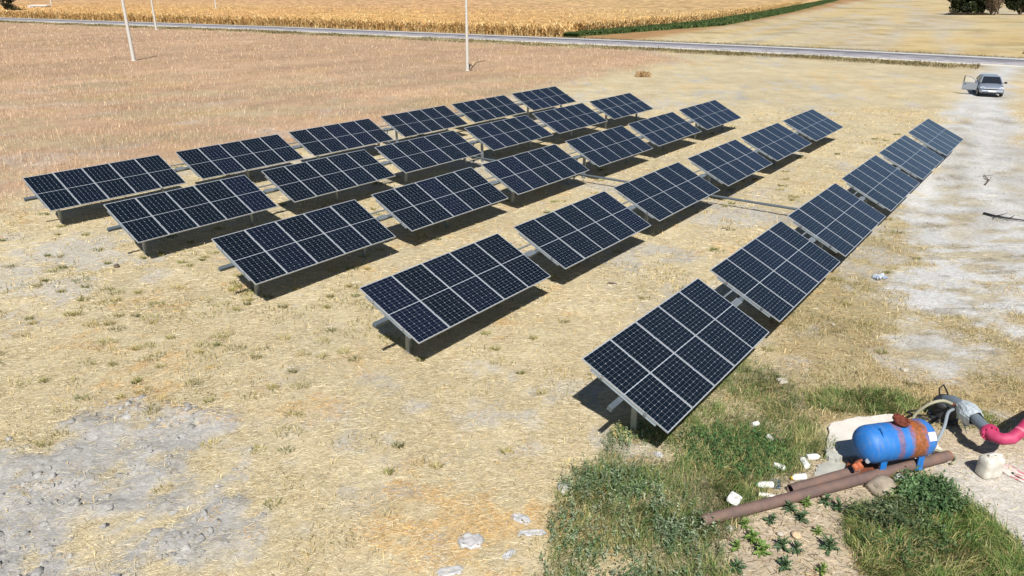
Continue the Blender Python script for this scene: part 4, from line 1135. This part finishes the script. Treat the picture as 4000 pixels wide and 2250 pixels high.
m = MB(); m.add([(0.0, -0.55, 0.45), (-0.12, -0.8, 0.44), (-0.05, -0.95, 0.2), (0.06, -0.75, 0.12), (0.10, -0.6, 0.3)], [(0, 1, 2, 3, 4)]); o = m.build('plastic_flap', M_foil, well); sm = o.modifiers.new('thickness', 'SOLIDIFY'); sm.thickness = 0.006
m = MB(); m.tube([(-0.10, 0.12, 0.45), (-0.14, 0.16, 0.66), (-0.02, 0.22, 0.72), (0.08, 0.2, 0.56), (0.12, 0.14, 0.4)], 0.018, 8); m.build('cable_loop', M_char, well, smooth=True)
m = MB(); m.tube([(-0.12, -0.45, 0.62), (-0.24, -0.50, 0.66)], [0.03, 0.025], 10); m.build('hose_tap', M_redrust, well, smooth=True)
rp = empty('red_pipe', (9.66, 12.72, 0))
tag(rp, 'red flanged pipe elbow joined to the grey wellhead pipe', 'pipe')
m = MB(); m.tube([(0, 0.02, 0.60), (0.02, -0.10, 0.59), (0.12, -0.20, 0.59), (0.28, -0.22, 0.62), (0.48, -0.14, 0.72), (0.75, 0.02, 0.88), (1.2, 0.28, 1.02), (2.0, 0.75, 1.05), (3.2, 1.45, 0.95)], 0.118, 20); m.build('pipe_body', M_red, rp, smooth=True)
m = MB(); m.tube([(0, 0.06, 0.60), (0, 0.0, 0.60)], 0.175, 24); m.tube([(0, 0.085, 0.60), (0, 0.063, 0.60)], 0.165, 24)
for k in range(8): a = k * math.pi / 4; m.box((0.147 * math.cos(a), 0.03, 0.60 + 0.147 * math.sin(a)), (0.028, 0.13, 0.028))
m.build('pipe_flange', M_red, rp)
m = MB(); m.tube([(0.46, -0.15, 0.71), (0.50, -0.13, 0.735)], 0.123, 20); m.build('weld_ring', mat_plain('pale_red', s2l((226, 120, 140)) * .8, 0.5), rp)
m = MB(); m.tube([(2.0, 0.75, -0.1), (2.0, 0.75, 0.95)], 0.05, 10); m.build('prop', M_galv, rp)
def hose(name, pts, r, mat, label):
    P = [Vector(q) for q in pts]; out = []
    for i in range(len(P) - 1):
        p0, p1, p2, p3 = P[max(i - 1, 0)], P[i], P[i + 1], P[min(i + 2, len(P) - 1)]
        for k in range(8):
            t_ = k / 8; out.append(0.5 * ((2 * p1) + (p2 - p0) * t_ + (2 * p0 - 5 * p1 + 4 * p2 - p3) * t_ ** 2 + (-p0 + 3 * p1 - 3 * p2 + p3) * t_ ** 3))
    out.append(P[-1]); m = MB(); m.tube(out, r, 8)
    return tag(m.build(name, mat, None, smooth=True), label, 'hose', 'hoses between tank and wellhead')
hose('beige_hose', [(9.44, 13.76, 0.66), (9.2, 13.72, 0.76), (8.95, 13.75, 0.66), (8.78, 13.85, 0.36), (8.75, 13.9, 0.06)], 0.032, M_hose, 'beige hose arching from the wellhead down to the slab')
hose('grey_hose', [(9.46, 13.70, 0.56), (9.15, 13.38, 0.66), (8.85, 12.95, 0.60), (8.55, 12.62, 0.48), (8.30, 12.42, 0.45)], 0.032, M_hoseg, 'grey hose from the wellhead to the end of the blue tank')
hose('looped_hose', [(8.32, 12.46, 0.35), (8.62, 12.72, 0.20), (8.9, 12.84, 0.06), (9.06, 12.74, 0.04), (9.0, 12.56, 0.04), (8.86, 12.48, 0.04)], 0.03, M_hose, 'beige hose looping over the ground behind the pipe end')
hose('drip_line', [(9.2, 14.5, 0.05), (8.95, 14.42, 0.05), (9.1, 14.2, 0.06), (9.35, 14.1, 0.05), (9.25, 13.95, 0.06)], 0.022, M_char, 'thin black tube tangled at the foot of the wellhead')

# ------------------------------------------------------------------ litter
def bottle(name, x, y, rz, L, r, cap, label, grp='white plastic bottles'):
    t = empty(name, (x, y, r * 0.9), rz)
    tag(t, label, 'bottle', grp)
    mt = Matrix.Rotation(math.pi / 2, 4, 'Y')
    m = MB(); m.lathe([(r * 0.8, -L / 2), (r, -L / 2 + 0.012), (r, L * 0.1), (r * 0.92, L * 0.12), (r, L * 0.16), (r * 0.97, L * 0.24), (r * 0.6, L * 0.36), (r * 0.42, L * 0.40), (r * 0.42, L * 0.42)], 16, mt); m.build('body', M_white, t, smooth=True)
    if cap is not None:
        m = MB(); m.lathe([(r * 0.52, L * 0.40), (r * 0.52, L * 0.5), (r * 0.4, L * 0.505)], 14, mt); m.build('cap', cap, t, smooth=True)
    return t
M_capg = mat_plain('green_cap', s2l((40, 130, 84)) * 0.8, 0.4); M_capy = mat_plain('yellow_cap', s2l((214, 180, 60)) * 0.8, 0.4)
bottle('bottle', 4.86, 11.76, R(184), 0.34, 0.068, M_capg, 'white bottle with a green cap beside the blue rag')
bottle('bottle', 5.60, 12.0, R(190), 0.32, 0.066, M_capy, 'white bottle with a yellow cap above the open pipe end')
bottle('bottle', 5.90, 12.50, R(92), 0.32, 0.068, None, 'white bottle standing crosswise beside the broken slab')
bottle('bottle', 6.16, 12.68, R(6), 0.30, 0.066, None, 'white bottle lying at the corner of the big slab')
bottle('bottle', 5.36, 12.34, R(-32), 0.26, 0.064, M_capg, 'white bottle with a green cap at the edge of the dark weeds')
bottle('bottle', 5.36, 13.92, R(20), 0.2, 0.06, None, 'small white bottle on the dry gap behind the weeds')
bottle('bottle', 5.48, 13.40, R(100), 0.2, 0.06, None, 'short white bottle half hidden in the dark weeds')
# bent white spout
t = tag(empty('bent_spout', (4.83, 11.46, 0.04), R(-14)), 'bent white plastic spout next to the long pipe', 'spout')
m = MB(); m.tube([(-0.16, 0, 0), (0.02, 0.01, 0.0), (0.12, -0.015, 0.0), (0.19, -0.05, 0.0)], [0.05, 0.045, 0.035, 0.022], 12); m.build('tube', M_white, t, smooth=True)
m = MB(); m.tube([(-0.19, 0, 0), (-0.158, 0, 0)], 0.054, 12); m.build('dark_rim', M_char, t)
def jug(name, loc, rot, s, label, mat=M_white):
    t = empty(name, loc); t.rotation_euler = rot; tag(t, label, 'canister')
    w, d, h = s
    m = MB(); n = 20
    def sec(k, zz, kx=1, ky=1): return [(kx * w / 2 * math.copysign(abs(math.cos(a)) ** 0.45, math.cos(a)), ky * d / 2 * math.copysign(abs(math.sin(a)) ** 0.45, math.sin(a)), zz) for a in [2 * math.pi * i / n for i in range(n)]]
    rings = [sec(0, 0, .9, .86), sec(0, 0.02 * h, .98, .97), sec(0, 0.3 * h), sec(0, 0.34 * h, .975, .97), sec(0, 0.6 * h), sec(0, 0.82 * h, .97, .97), sec(0, 0.92 * h, .8, .8), sec(0, 0.96 * h, .5, .55)]
    vs = [q for r_ in rings for q in r_]; fs = [(i * n + k, i * n + (k + 1) % n, (i + 1) * n + (k + 1) % n, (i + 1) * n + k) for i in range(len(rings) - 1) for k in range(n)]
    fs += [tuple(range(n - 1, -1, -1)), tuple((len(rings) - 1) * n + k for k in range(n))]
    m.add(vs, fs); m.build('body', mat, t, smooth=True)
    m = MB(); m.tube([(-w * .22, 0, h * .9), (-w * .22, 0, h * 1.03), (w * .05, 0, h * 1.06), (w * .2, 0, h * 1.0), (w * .22, 0, h * .88)], d * .09, 8); m.build('handle', mat, t, smooth=True)
    m = MB(); m.lathe([(d * .16, 0), (d * .16, h * .1), (d * .12, h * .11)], 14, Matrix.Translation((w * .36, 0, h * .86))); m.build('spout', mat, t, smooth=True)
    return t
M_jug = mat_two('cloudy_plastic', s2l((196, 190, 176)) * 0.82, s2l((228, 226, 218)) * 0.82, 6, 0.35, 0.65, 0.45, 0.05)
jug('jerrycan', (9.44, 12.20, 0.0), (R(4), R(-3), R(12)), (0.44, 0.30, 0.46), 'big cloudy white jerrycan standing on the bare soil', M_jug)
jug('small_jug', (4.20, 11.36, 0.10), (R(80), R(14), R(-35)), (0.24, 0.13, 0.30), 'white plastic jug lying against the long pipe')

def crumple(name, x, y, rz, sx, sy, h, mat, label, cat, seed):
    r_ = np.random.default_rng(seed); n = 16
    a, b = np.meshgrid(np.linspace(-1, 1, n), np.linspace(-1, 1, n))
    rad = np.sqrt(a ** 2 + b ** 2); k = 1 - 0.25 * rad * (0.5 + fbm(a * 3 + seed, b * 3, 1.2, seed))
    px = a * sx * k + r_.normal(0, sx * 0.02, a.shape); py = b * sy * k + r_.normal(0, sy * 0.02, a.shape)
    pz = h * (fbm(a * 2 + seed * 3, b * 2, 0.6, seed + 3)) + 0.012
    edge = np.clip((1.0 - np.maximum(abs(a), abs(b))) * 4, 0, 1); pz = 0.012 + (pz - 0.012) * (0.25 + 0.75 * edge)
    i = np.arange(n - 1)[:, None] * n + np.arange(n - 1)[None]
    f = np.stack([i, i + 1, i + 1 + n, i + n], -1)
    cut = fbm(a * 4 + seed * 7, b * 4, 1.0, seed + 9); fm = (cut + 0.25 * (1 - rad))[:-1, :-1] > 0.36
    f = f[fm].reshape(-1, 4)
    o = obj_np(name, np.stack([px, py, pz], -1).reshape(-1, 3), f, mat)
    so = o.modifiers.new('thickness', 'SOLIDIFY'); so.thickness = 0.003
    o.location = (x, y, float(ground_z(np.array([x]), np.array([y]))[0])); o.rotation_euler = (0, 0, rz)
    return tag(o, label, cat)
M_film = mat_plain('cloudy_film', (0.62, 0.63, 0.64), 0.35, 0, 0.15, 9, alpha=0.5)
crumple('plastic_sheet', -0.72, 10.26, 0.1, 0.30, 0.26, 0.12, M_film, 'crumpled clear plastic sheet lying alone on the straw', 'plastic', 1)
crumple('plastic_sheet', 0.16, 10.84, -0.5, 0.26, 0.14, 0.10, M_film, 'torn clear plastic sheet on the golden straw', 'plastic', 2)
crumple('plastic_sheet', 0.36, 10.46, 0.05, 0.36, 0.10, 0.08, M_film, 'long strip of clear plastic next to the leafy weeds', 'plastic', 3)
crumple('plastic_sheet', -0.05, 9.92, 0.9, 0.20, 0.09, 0.08, M_film, 'narrow twisted piece of clear plastic on the straw', 'plastic', 4)
crumple('plastic_sheet', -1.02, 9.55, 0.2, 0.30, 0.14, 0.05, M_film, 'flat clear plastic sheet in a bare patch of soil', 'plastic', 5)
crumple('plastic_bag', 3.02, 12.83, 0.4, 0.10, 0.14, 0.10, M_film, 'pale plastic bag in the grass by the nearest post', 'plastic', 6)
crumple('rag', 5.12, 11.88, 1.35, 0.22, 0.13, 0.05, mat_plain('dark_blue_cloth', s2l((84, 98, 118)) * 0.8, 0.9), 'dark blue grey rag lying among the bottles', 'rag', 7)
crumple('feed_sack', 10.05, 12.2, -1.0, 0.62, 0.26, 0.10, mat_two('printed_sack', s2l((226, 216, 206)) * 0.8, s2l((198, 112, 124)) * 0.8, 6, 0.5, 0.62, 0.7, 0.1, (1, 3, 1)), 'flattened white and pink sack beside the jerrycan', 'sack', 8)
crumple('torn_bag', 12.26, 22.95, 0.3, 0.32, 0.22, 0.20, mat_two('blue_white_film', s2l((200, 206, 214)) * 0.8, s2l((120, 150, 190)) * 0.8, 9, 0.5, 0.6, 0.4, 0.1), 'torn white and blue bag in the dry grass beside the track', 'bag', 12)
crumple('shred', 5.56, 13.10, 0.3, 0.08, 0.05, 0.06, M_film, 'small shred of plastic among the dark weeds', 'plastic', 13)
crumple('shred', 6.30, 13.66, 0.9, 0.09, 0.06, 0.06, M_film, 'small shred of plastic on the soil left of the slab', 'plastic', 14)
rock('dark_clod', -13.7, 24.0, (0.11, 0.08, 0.07), M_bark, 'dark clod on the straw in front of the second row', 21)
crumple('dark_scrap', 3.27, 22.4, -0.2, 0.22, 0.06, 0.06, mat_plain('dark_scrap_cloth', s2l((92, 82, 84)) * 0.8, 0.9), 'dark scrap of cloth on the straw between two rows', 'scrap', 15)

# ------------------------------------------------------------------ leafy rosettes on the bare soil
def leaf_mesh(name, mat):
    pr = [(0, .02), (.12, .09), (.2, .045), (.34, .17), (.42, .07), (.56, .20), (.64, .09), (.76, .14), (.84, .05), (1.0, 0.0)]
    vs = []; fs = []
    for t_, w in pr:
        zz = 0.34 * t_ - 0.40 * t_ ** 2
        for s in (-1, 0, 1): vs.append((t_, s * w, zz + (0.06 if s else 0)))
    for i in range(len(pr) - 1):
        for s in (0, 1): a = i * 3 + s; fs.append((a, a + 3, a + 4, a + 1))
    me = bpy.data.meshes.new(name); me.from_pydata(vs, [], fs); me.materials.append(mat); me.update(); return me
def mat_leaf_obj(name, c1, c2):
    m, nt, b = new_mat(name); oi = nt.nodes.new('ShaderNodeObjectInfo'); mx = nt.nodes.new('ShaderNodeMix'); mx.data_type = 'RGBA'
    mx.inputs[6].default_value = rgb(c1, .85); mx.inputs[7].default_value = rgb(c2, .85)
    nt.links.new(oi.outputs['Random'], mx.inputs[0]); nt.links.new(mx.outputs[2], b.inputs['Base Color']); b.inputs['Roughness'].default_value = 0.55
    return m
LF = [leaf_mesh('leaf', mat_leaf_obj('dark_rosette_leaf', (64, 92, 56), (92, 116, 78))), leaf_mesh('leaf', mat_leaf_obj('bright_rosette_leaf', (92, 122, 52), (124, 150, 72)))]
ROS = [(4.67, 10.74, .22, 0), (5.24, 10.79, .25, 0), (4.18, 10.27, .30, 1), (4.25, 9.96, .26, 1), (4.66, 10.09, .26, 0), (4.86, 10.03, .22, 0), (5.43, 10.06, .30, 0), (5.39, 10.45, .17, 1), (5.12, 11.08, .22, 0),
       (5.47, 11.2, .18, 1), (6.03, 11.12, .24, 0), (5.86, 11.28, .22, 0), (4.16, 10.63, .18, 1), (4.53, 9.6, .24, 0), (6.1, 10.15, .24, 0), (3.85, 10.05, .2, 1), (5.1, 9.5, .2, 1), (3.7, 9.55, .26, 0)]
RLAB = {0: 'dark rosette weed between the cream stone and the long pipe', 1: 'dark rosette weed above the ochre stone', 2: 'larger of the two overlapping bright green rosette weeds', 3: 'smaller of the two overlapping bright green rosette weeds',
        4: 'left one of the two touching dark rosette weeds below the pale stone', 5: 'right one of the two touching dark rosette weeds below the pale stone', 6: 'largest dark rosette weed, alone below the ochre stone', 7: 'small bright rosette weed beside the ochre stone',
        8: 'dark rosette weed close under the long pipe, beside a bright one', 9: 'bright rosette weed close under the long pipe', 12: 'bright rosette weed beside the cream stone', 14: 'dark rosette weed at the edge of the tall grass',
        10: 'dark rosette weed at the foot of the tangled weed', 11: 'dark rosette weed under the pipe next to the tangled weed', 15: 'bright rosette weed at the edge of the green grass', 17: 'dark rosette weed half inside the green grass'}
for ri, (x, y, s, kd) in enumerate(ROS):
    t = empty('rosette_weed', (x, y, float(ground_z(np.array([x]), np.array([y]))[0])), rnd.uniform(0, 6))
    tag(t, RLAB.get(ri, 'dark rosette weed standing alone far below the pipes' if kd == 0 else 'bright rosette weed standing alone far below the pipes'), 'weed', 'rosette weeds on the bare soil' if kd == 0 else 'bright rosette weeds on the bare soil')
    nl = 36
    for k in range(nl):
        lf = bpy.data.objects.new('leaf', LF[kd]); link(lf, t)
        q = s * rnd.uniform(0.30, 0.90) * (0.9 if k < 16 else 0.75)
        lf.scale = (q, q * rnd.uniform(0.7, 1.2), q * rnd.uniform(0.7, 1.5)); lf.location = (0, 0, 0.01 + 0.004 * k)
        lf.rotation_euler = (rnd.uniform(-.3, .3), -rnd.uniform(0.0, 0.35) if k < 14 else -rnd.uniform(0.3, 1.1), k * 2.4 + rnd.uniform(-.3, .3))

# ------------------------------------------------------------------ the car on the track
M_car = mat_plain('silver_blue_car_paint', s2l((172, 183, 200)) * 0.85, 0.28, 0.45, 0.04, 2, coat=0.8)
M_glassd = mat_plain('dark_car_glass', (0.018, 0.022, 0.028), 0.05, 0, 0.1, 2)
M_tyre = mat_plain('tyre_rubber', (0.02, 0.02, 0.021), 0.8)
M_lamp = mat_plain('headlamp', (0.72, 0.76, 0.80), 0.12, 0.3, 0.1, 12)
M_trim = mat_plain('black_trim', (0.022, 0.022, 0.025), 0.55)
M_plate = mat_two('number_plate_face', (0.78, 0.78, 0.76), (0.12, 0.12, 0.13), 22, 0.60, 0.66, 0.5, 0, (1, 1, 0.4))
HEAD = R(-24)   # yaw
car = empty('parked_car', (43.6, 69.5, 0.02), HEAD)
tag(car, 'silver blue hatchback car on the dirt track with one front door open', 'car')
SC = 1.14
stn = [(-2.0, .66, .62), (-1.93, .76, .70), (-1.75, .82, .76), (-1.3, .855, .84), (-.95, .87, .92), (0, .875, .95), (1.2, .87, .97), (1.7, .84, .98), (1.95, .76, .93)]
vs = []; fs = []
for y, w, zt in stn:
    zb = 0.26 if -1.9 < y < 1.9 else 0.34
    hf = [(0, zt + .035), (.5 * w, zt + .025), (.86 * w, zt - .02), (.97 * w, zt - .12), (w, zt - .26), (w, .48), (.97 * w, .34), (.88 * w, zb), (0, zb)]
    ring = [(a, y, b_) for a, b_ in hf] + [(-a, y, b_) for a, b_ in hf[-2:0:-1]]
    vs += ring
n = len(ring)
for i in range(len(stn) - 1):
    for k in range(n): fs.append((i * n + k, i * n + (k + 1) % n, (i + 1) * n + (k + 1) % n, (i + 1) * n + k))
fs += [tuple(range(n)), tuple((len(stn) - 1) * n + k for k in range(n - 1, -1, -1))]
def cpart(name, m, mat, smooth=False, bevel=0.0, parent=car):
    m.v = [(a * SC, b_ * SC, c_ * SC) for a, b_, c_ in m.v]
    return m.build(name, mat, parent, smooth, bevel)
m = MB(); m.add(vs, fs); cpart('body', m, M_car, True)
bot = dict(fl=(-.74, -.98, .95), fr=(.74, -.98, .95), rl=(-.73, 1.86, 1.0), rr=(.73, 1.86, 1.0)); top = dict(fl=(-.58, -.28, 1.40), fr=(.58, -.28, 1.40), rl=(-.57, 1.30, 1.41), rr=(.57, 1.30, 1.41))
m = MB(); m.add([bot['fl'], bot['fr'], top['fr'], top['fl']], [(0, 1, 2, 3)]); cpart('windscreen', m, M_glassd)
m = MB(); m.add([bot['rr'], bot['rl'], top['rl'], top['rr']], [(0, 1, 2, 3)]); cpart('rear_window', m, M_glassd)
for s in ('l', 'r'):
    m = MB(); m.add([bot['r' + s], bot['f' + s], top['f' + s], top['r' + s]], [(0, 1, 2, 3)]); cpart('side_window', m, M_glassd)
    for a, b_ in ((bot['f' + s], top['f' + s]), (bot['r' + s], top['r' + s])):
        m = MB(); m.tube([a, b_], 0.045, 8); cpart('pillar', m, M_car, True)
    sx = -1 if s == 'l' else 1
    m = MB(); m.tube([(sx * .76, .42, .95), (sx * .59, .42, 1.40)], 0.035, 8); cpart('pillar', m, M_car, True)
m = MB(); m.add([(-.60, -.32, 1.395), (.60, -.32, 1.395), (.60, 1.36, 1.40), (-.60, 1.36, 1.40), (-.50, -.18, 1.455), (.50, -.18, 1.455), (.50, 1.22, 1.455), (-.50, 1.22, 1.455)], [(4, 5, 6, 7), (0, 1, 5, 4), (1, 2, 6, 5), (2, 3, 7, 6), (3, 0, 4, 7), (3, 2, 1, 0)]); cpart('roof', m, M_car, False, 0.03)
for sx in (-1, 1):
    m = MB(); m.add([(sx * .80, -1.70, .72), (sx * .78, -1.86, .66), (sx * .50, -2.005, .60), (sx * .46, -1.99, .70), (sx * .60, -1.83, .765)], [(0, 1, 2, 3, 4) if sx > 0 else (4, 3, 2, 1, 0)]); o = cpart('headlight', m, M_lamp)
    so = o.modifiers.new('thickness', 'SOLIDIFY'); so.thickness = 0.05; so.offset = 0.6
    m = MB(); m.lathe([(.01, -.05), (.08, -.06), (.085, 0), (.06, .05), (.01, .06)], 12, Matrix.Translation((sx * 1.0, -.72, 1.0)) @ Matrix.Scale(1.35, 4, (1, 0, 0)) @ Matrix.Rotation(math.pi / 2, 4, 'X')); cpart('mirror', m, M_trim, True)
    m = MB(); m.tube([(sx * .80, -.72, .95), (sx * .95, -.72, .99)], 0.025, 6); cpart('mirror_arm', m, M_trim)
    for y in (-1.22, 1.28):
        m = MB(); mt = Matrix.Translation((sx * .78, y, .30)) @ Matrix.Rotation(math.pi / 2, 4, 'Y')
        m.lathe([(.20, -.10), (.27, -.10), (.30, -.06), (.30, .06), (.27, .10), (.20, .10)], 24, mt); w_ = cpart('wheel', m, M_tyre, True)
        m = MB(); m.lathe([(.03, sx * .085), (.10, sx * .10), (.19, sx * .103), (.205, sx * .09)], 18, mt); cpart('rim', m, M_alu, True, parent=w_)
m = MB(); m.box((0, -2.0, .45), (1.44, .16, .16)); cpart('bumper', m, M_car, False, 0.04)
m = MB(); m.box((0, -2.02, .565), (1.30, .05, .07)); cpart('air_intake', m, M_trim, False, 0.02)
m = MB(); m.box((0, -2.02, .655), (.78, .03, .035)); cpart('grille', m, M_lamp, False, 0.01)
m = MB(); m.box((0, -2.03, .32), (1.2, .06, .1)); cpart('lower_grille', m, M_trim)
m = MB(); m.box((0.02, -2.088, .45), (.52, .015, .11)); cpart('number_plate', m, M_plate)
for sx in (-.32, .25):
    m = MB(); m.tube([(sx, -1.0, .965), (sx - .3, -.86, 1.04)], .012, 5); cpart('wiper', m, M_trim)
m = MB(); m.box((-.872, -.32, .64), (.02, 1.02, .58)); cpart('door_opening_shade', m, M_trim)  # solid dark panel stands in for the shaded interior behind the open door
# open passenger door, hinged at its front edge
dm = Matrix.Translation((-.885 * SC, -.86 * SC, 0)) @ Matrix.Rotation(R(66), 4, 'Z')
DO = M_car
m = MB(); m.add([(0, 0, .36), (0, 1.08, .34), (0, 1.12, .60), (0, 1.10, .94), (0, 0.02, .92)], [(0, 1, 2, 3, 4)]); m.v = [(a, b_, c_) for a, b_, c_ in m.v]
dr = cpart('door', m, DO); so = dr.modifiers.new('thickness', 'SOLIDIFY'); so.thickness = 0.09; so.offset = 0; dr.matrix_local = dm
m = MB(); m.tube([(0, 0.04, .93), (0, 0.42, 1.26), (0, .70, 1.38), (0, 1.02, 1.41), (0, 1.09, .94)], .024, 8); cpart('window_frame', m, M_car, True, parent=dr)
m = MB(); m.box((0, 1.045, 1.17), (.06, .06, .46)); cpart('door_pillar', m, M_trim, parent=dr)
m = MB(); m.box((-.055, .93, .80), (.03, .16, .04)); cpart('handle', m, M_trim, False, .008, parent=dr)
m = MB(); m.box((0.0, .55, .36), (.10, 1.02, .04)); cpart('sill_trim', m, M_trim, parent=dr)
m = MB(); m.add([(0, .07, .95), (0, 1.03, .95), (0, .98, 1.38), (0, .70, 1.36), (0, .42, 1.24)], [(0, 1, 2, 3, 4)])
cpart('door_glass', m, mat_plain('clear_car_glass', (0.75, 0.82, 0.80), 0.03, 0, 0.02, 2, alpha=0.25), parent=dr)

# ------------------------------------------------------------------ trees, shrub and shed far off
def tree(name, x, y, h, r, clear, cols, pr, label, n=5200, grp=None, trunks=1, leaf=0.62, dens=1.0):
    t = empty(name, (x, y, 0)); tag(t, label, 'tree', grp)
    m = MB()
    for k in range(trunks):
        a = rnd.uniform(0, 6.28); o_ = 0.5 * k
        b0 = Vector((o_ * math.cos(a), o_ * math.sin(a), -0.1))
        mid = b0 + Vector((rnd.uniform(-.5, .5), rnd.uniform(-.5, .5), clear + 0.6))
        m.tube([b0, b0.lerp(mid, .5) + Vector((rnd.uniform(-.15, .15), 0, 0)), mid, mid + Vector((rnd.uniform(-.6, .6), rnd.uniform(-.6, .6), h * .4))], [.34, .26, .2, .06], 9)
        for j in range(5):
            a = rnd.uniform(0, 6.28); e_ = mid + Vector((math.cos(a) * r * .7, math.sin(a) * r * .7, h * rnd.uniform(.12, .4)))
            m.tube([mid, mid.lerp(e_, .5) + Vector((0, 0, .3)), e_], [.13, .09, .03], 6)
    m.build('trunk', M_bark, t, smooth=True)
    cl = 34; cc = rng.standard_normal((cl, 3)); cc /= np.linalg.norm(cc, axis=1)[:, None]
    rad = (0.35 + 0.65 * rng.random(cl) ** 0.5)
    ctr = cc * rad[:, None] * np.array([r, r, (h - clear) / 2]) * 0.82 + np.array([0, 0, clear + (h - clear) / 2])
    ctr[:, 2] = np.maximum(ctr[:, 2], clear + 0.4)
    cs = r * (0.20 + 0.16 * rng.random(cl))
    ci = rng.integers(0, cl, n)
    d_ = rng.standard_normal((n, 3)); d_ /= np.linalg.norm(d_, axis=1)[:, None]
    P = ctr[ci] + d_ * (cs[ci] * rng.random(n) ** 0.35)[:, None]
    a1 = rng.standard_normal((n, 3)); a1 /= np.linalg.norm(a1, axis=1)[:, None]
    a2 = np.cross(a1, rng.standard_normal((n, 3))); a2 /= np.linalg.norm(a2, axis=1)[:, None]
    s_ = leaf * (0.5 + 0.7 * rng.random(n)) / 2
    col = pal(n, cols, pr, 0.2, 0.85) * (0.75 + 0.5 * rng.random(cl))[ci][:, None]
    quads('crown', P, a1 * s_[:, None], a2 * (s_ * 0.6)[:, None], col, M_leaf, t)
    return t
TCOL = [(50, 60, 34), (38, 48, 27), (68, 78, 44), (90, 94, 52)]
tree('tree', 174.0, 304, 12, 6.6, 0.5, TCOL, [4, 4, 2, 1], 'broad dark tree at the left end of the far grove', n=12000, grp='trees of the far grove', trunks=2)
tree('tree', 180.6, 306, 11, 6.0, 0.5, TCOL, [4, 4, 2, 1], 'dark tree behind the leafless brown bush', n=11000, grp='trees of the far grove', trunks=2)
tree('tree', 189.0, 306, 11.5, 5.2, 1.5, TCOL, [4, 4, 2, 1], 'dark tree with a clear trunk right of the brown bush', n=10000, grp='trees of the far grove')
tree('tree', 195.5, 303, 12, 6.0, 0.7, TCOL, [4, 4, 2, 1], 'dark many stemmed tree at the right end of the far grove', n=11000, grp='trees of the far grove', trunks=3)
tree('dry_bush', 183.0, 300, 7.5, 3.0, 0.4, [(132, 112, 92), (110, 94, 76), (152, 132, 108)], [2, 2, 1], 'leafless brown bush between the dark trees of the grove', n=2600, trunks=4, leaf=0.3)
tree('roadside_tree', -190.9, 299.5, 9.5, 3.0, 1.0, [(66, 72, 52), (50, 58, 42), (92, 90, 74)], [2, 2, 1], 'thin dark tree beside the road near the shed', n=3600, trunks=2, leaf=0.35)
n = 2600
def shrub(name, x, y, rx_, ry_, h, cols, label, n=2600, leaf=0.3):
    d_ = rng.standard_normal((n, 3)); d_ /= np.linalg.norm(d_, axis=1)[:, None]; d_[:, 2] = abs(d_[:, 2])
    bump_ = 0.75 + 0.5 * vnoise(d_[:, 0] * 3 + 9, d_[:, 1] * 3 + d_[:, 2] * 2, 77)
    P = d_ * np.array([rx_, ry_, h]) * (rng.random(n) ** 0.3 * bump_)[:, None]
    a1 = rng.standard_normal((n, 3)); a1 /= np.linalg.norm(a1, axis=1)[:, None]; a2 = np.cross(a1, rng.standard_normal((n, 3))); a2 /= np.linalg.norm(a2, axis=1)[:, None]
    s_ = leaf * (0.5 + 0.7 * rng.random(n)) / 2
    t = empty(name, (x, y, 0)); tag(t, label, 'shrub')
    quads('foliage', P, a1 * s_[:, None], a2 * (s_ * .6)[:, None], pal(n, cols, [1] * len(cols), .2, .85), M_leaf, t)
    m = MB()
    for k in range(5): a = k * 1.3; m.tube([(0.2 * math.cos(a), 0.2 * math.sin(a), -.05), (rx_ * .5 * math.cos(a), ry_ * .5 * math.sin(a), h * .7)], [.06, .02], 6)
    m.build('stem', M_bark, t)
shrub('shrub', -186.1, 296.5, 3.4, 2.2, 3.0, [(60, 62, 36), (84, 80, 46), (48, 46, 30)], 'dark shrub beside the road at the foot of the thin tree')
shrub('grove_undergrowth', 174.0, 300.5, 8.5, 1.8, 1.1, [(96, 80, 60), (70, 60, 44), (60, 56, 40)], 'low brown undergrowth at the left edge of the far grove')
shrub('dry_weed_clump', 14.5, 84.5, 0.9, 0.7, 0.7, [(206, 168, 120), (184, 142, 98), (216, 188, 140)], 'reddish dry weed clump at the corner of the stubble field', n=1100, leaf=0.09)
shrub('verge_bush', 78.5, 116, 1.6, 1.0, 0.9, [(120, 112, 66), (96, 92, 54)], 'small olive bush on the far verge of the road', n=700, leaf=0.2)
shed = empty('shed', (-198, 331, 0), R(-3))
tag(shed, 'long low white shed standing beyond the corn', 'shed')
M_wallw = mat_plain('white_wall', (0.72, 0.70, 0.68), 0.8, 0, 0.06, 1)
m = MB(); m.box((0, 0, 1.35), (7.6, 3.2, 2.7)); m.build('wall', M_wallw, shed)
m = MB(); m.add([(-4.0, -1.9, 2.7), (4.0, -1.9, 2.7), (4.0, 1.9, 3.0), (-4.0, 1.9, 3.0), (-4.0, -1.9, 2.82), (4.0, -1.9, 2.82), (4.0, 1.9, 3.12), (-4.0, 1.9, 3.12)], [(0, 3, 2, 1), (4, 5, 6, 7), (0, 1, 5, 4), (1, 2, 6, 5), (2, 3, 7, 6), (3, 0, 4, 7)]); m.build('roof', mat_plain('pale_roof', (0.74, 0.66, 0.60), 0.6, 0, .05, 1), shed)
for x in (-1.4, 0.4, 2.0, 3.1):
    m = MB(); m.box((x, -1.62, 1.9), (0.9, 0.06, 0.8)); m.build('window', M_trim, shed)
m = MB(); m.box((-3.1, -1.95, 1.25), (1.3, 0.7, 2.4)); m.build('porch', mat_plain('lilac_wall', (0.70, 0.62, 0.72), .7), shed)
rk = slab('culvert_block', [(-186, 271.5), (-182.5, 269.5), (-181.5, 271), (-185, 273)], 0, 0.9, mat_plain('culvert_concrete', (0.62, 0.66, 0.68), .8), 'pale concrete culvert block at the roadside', 'culvert')
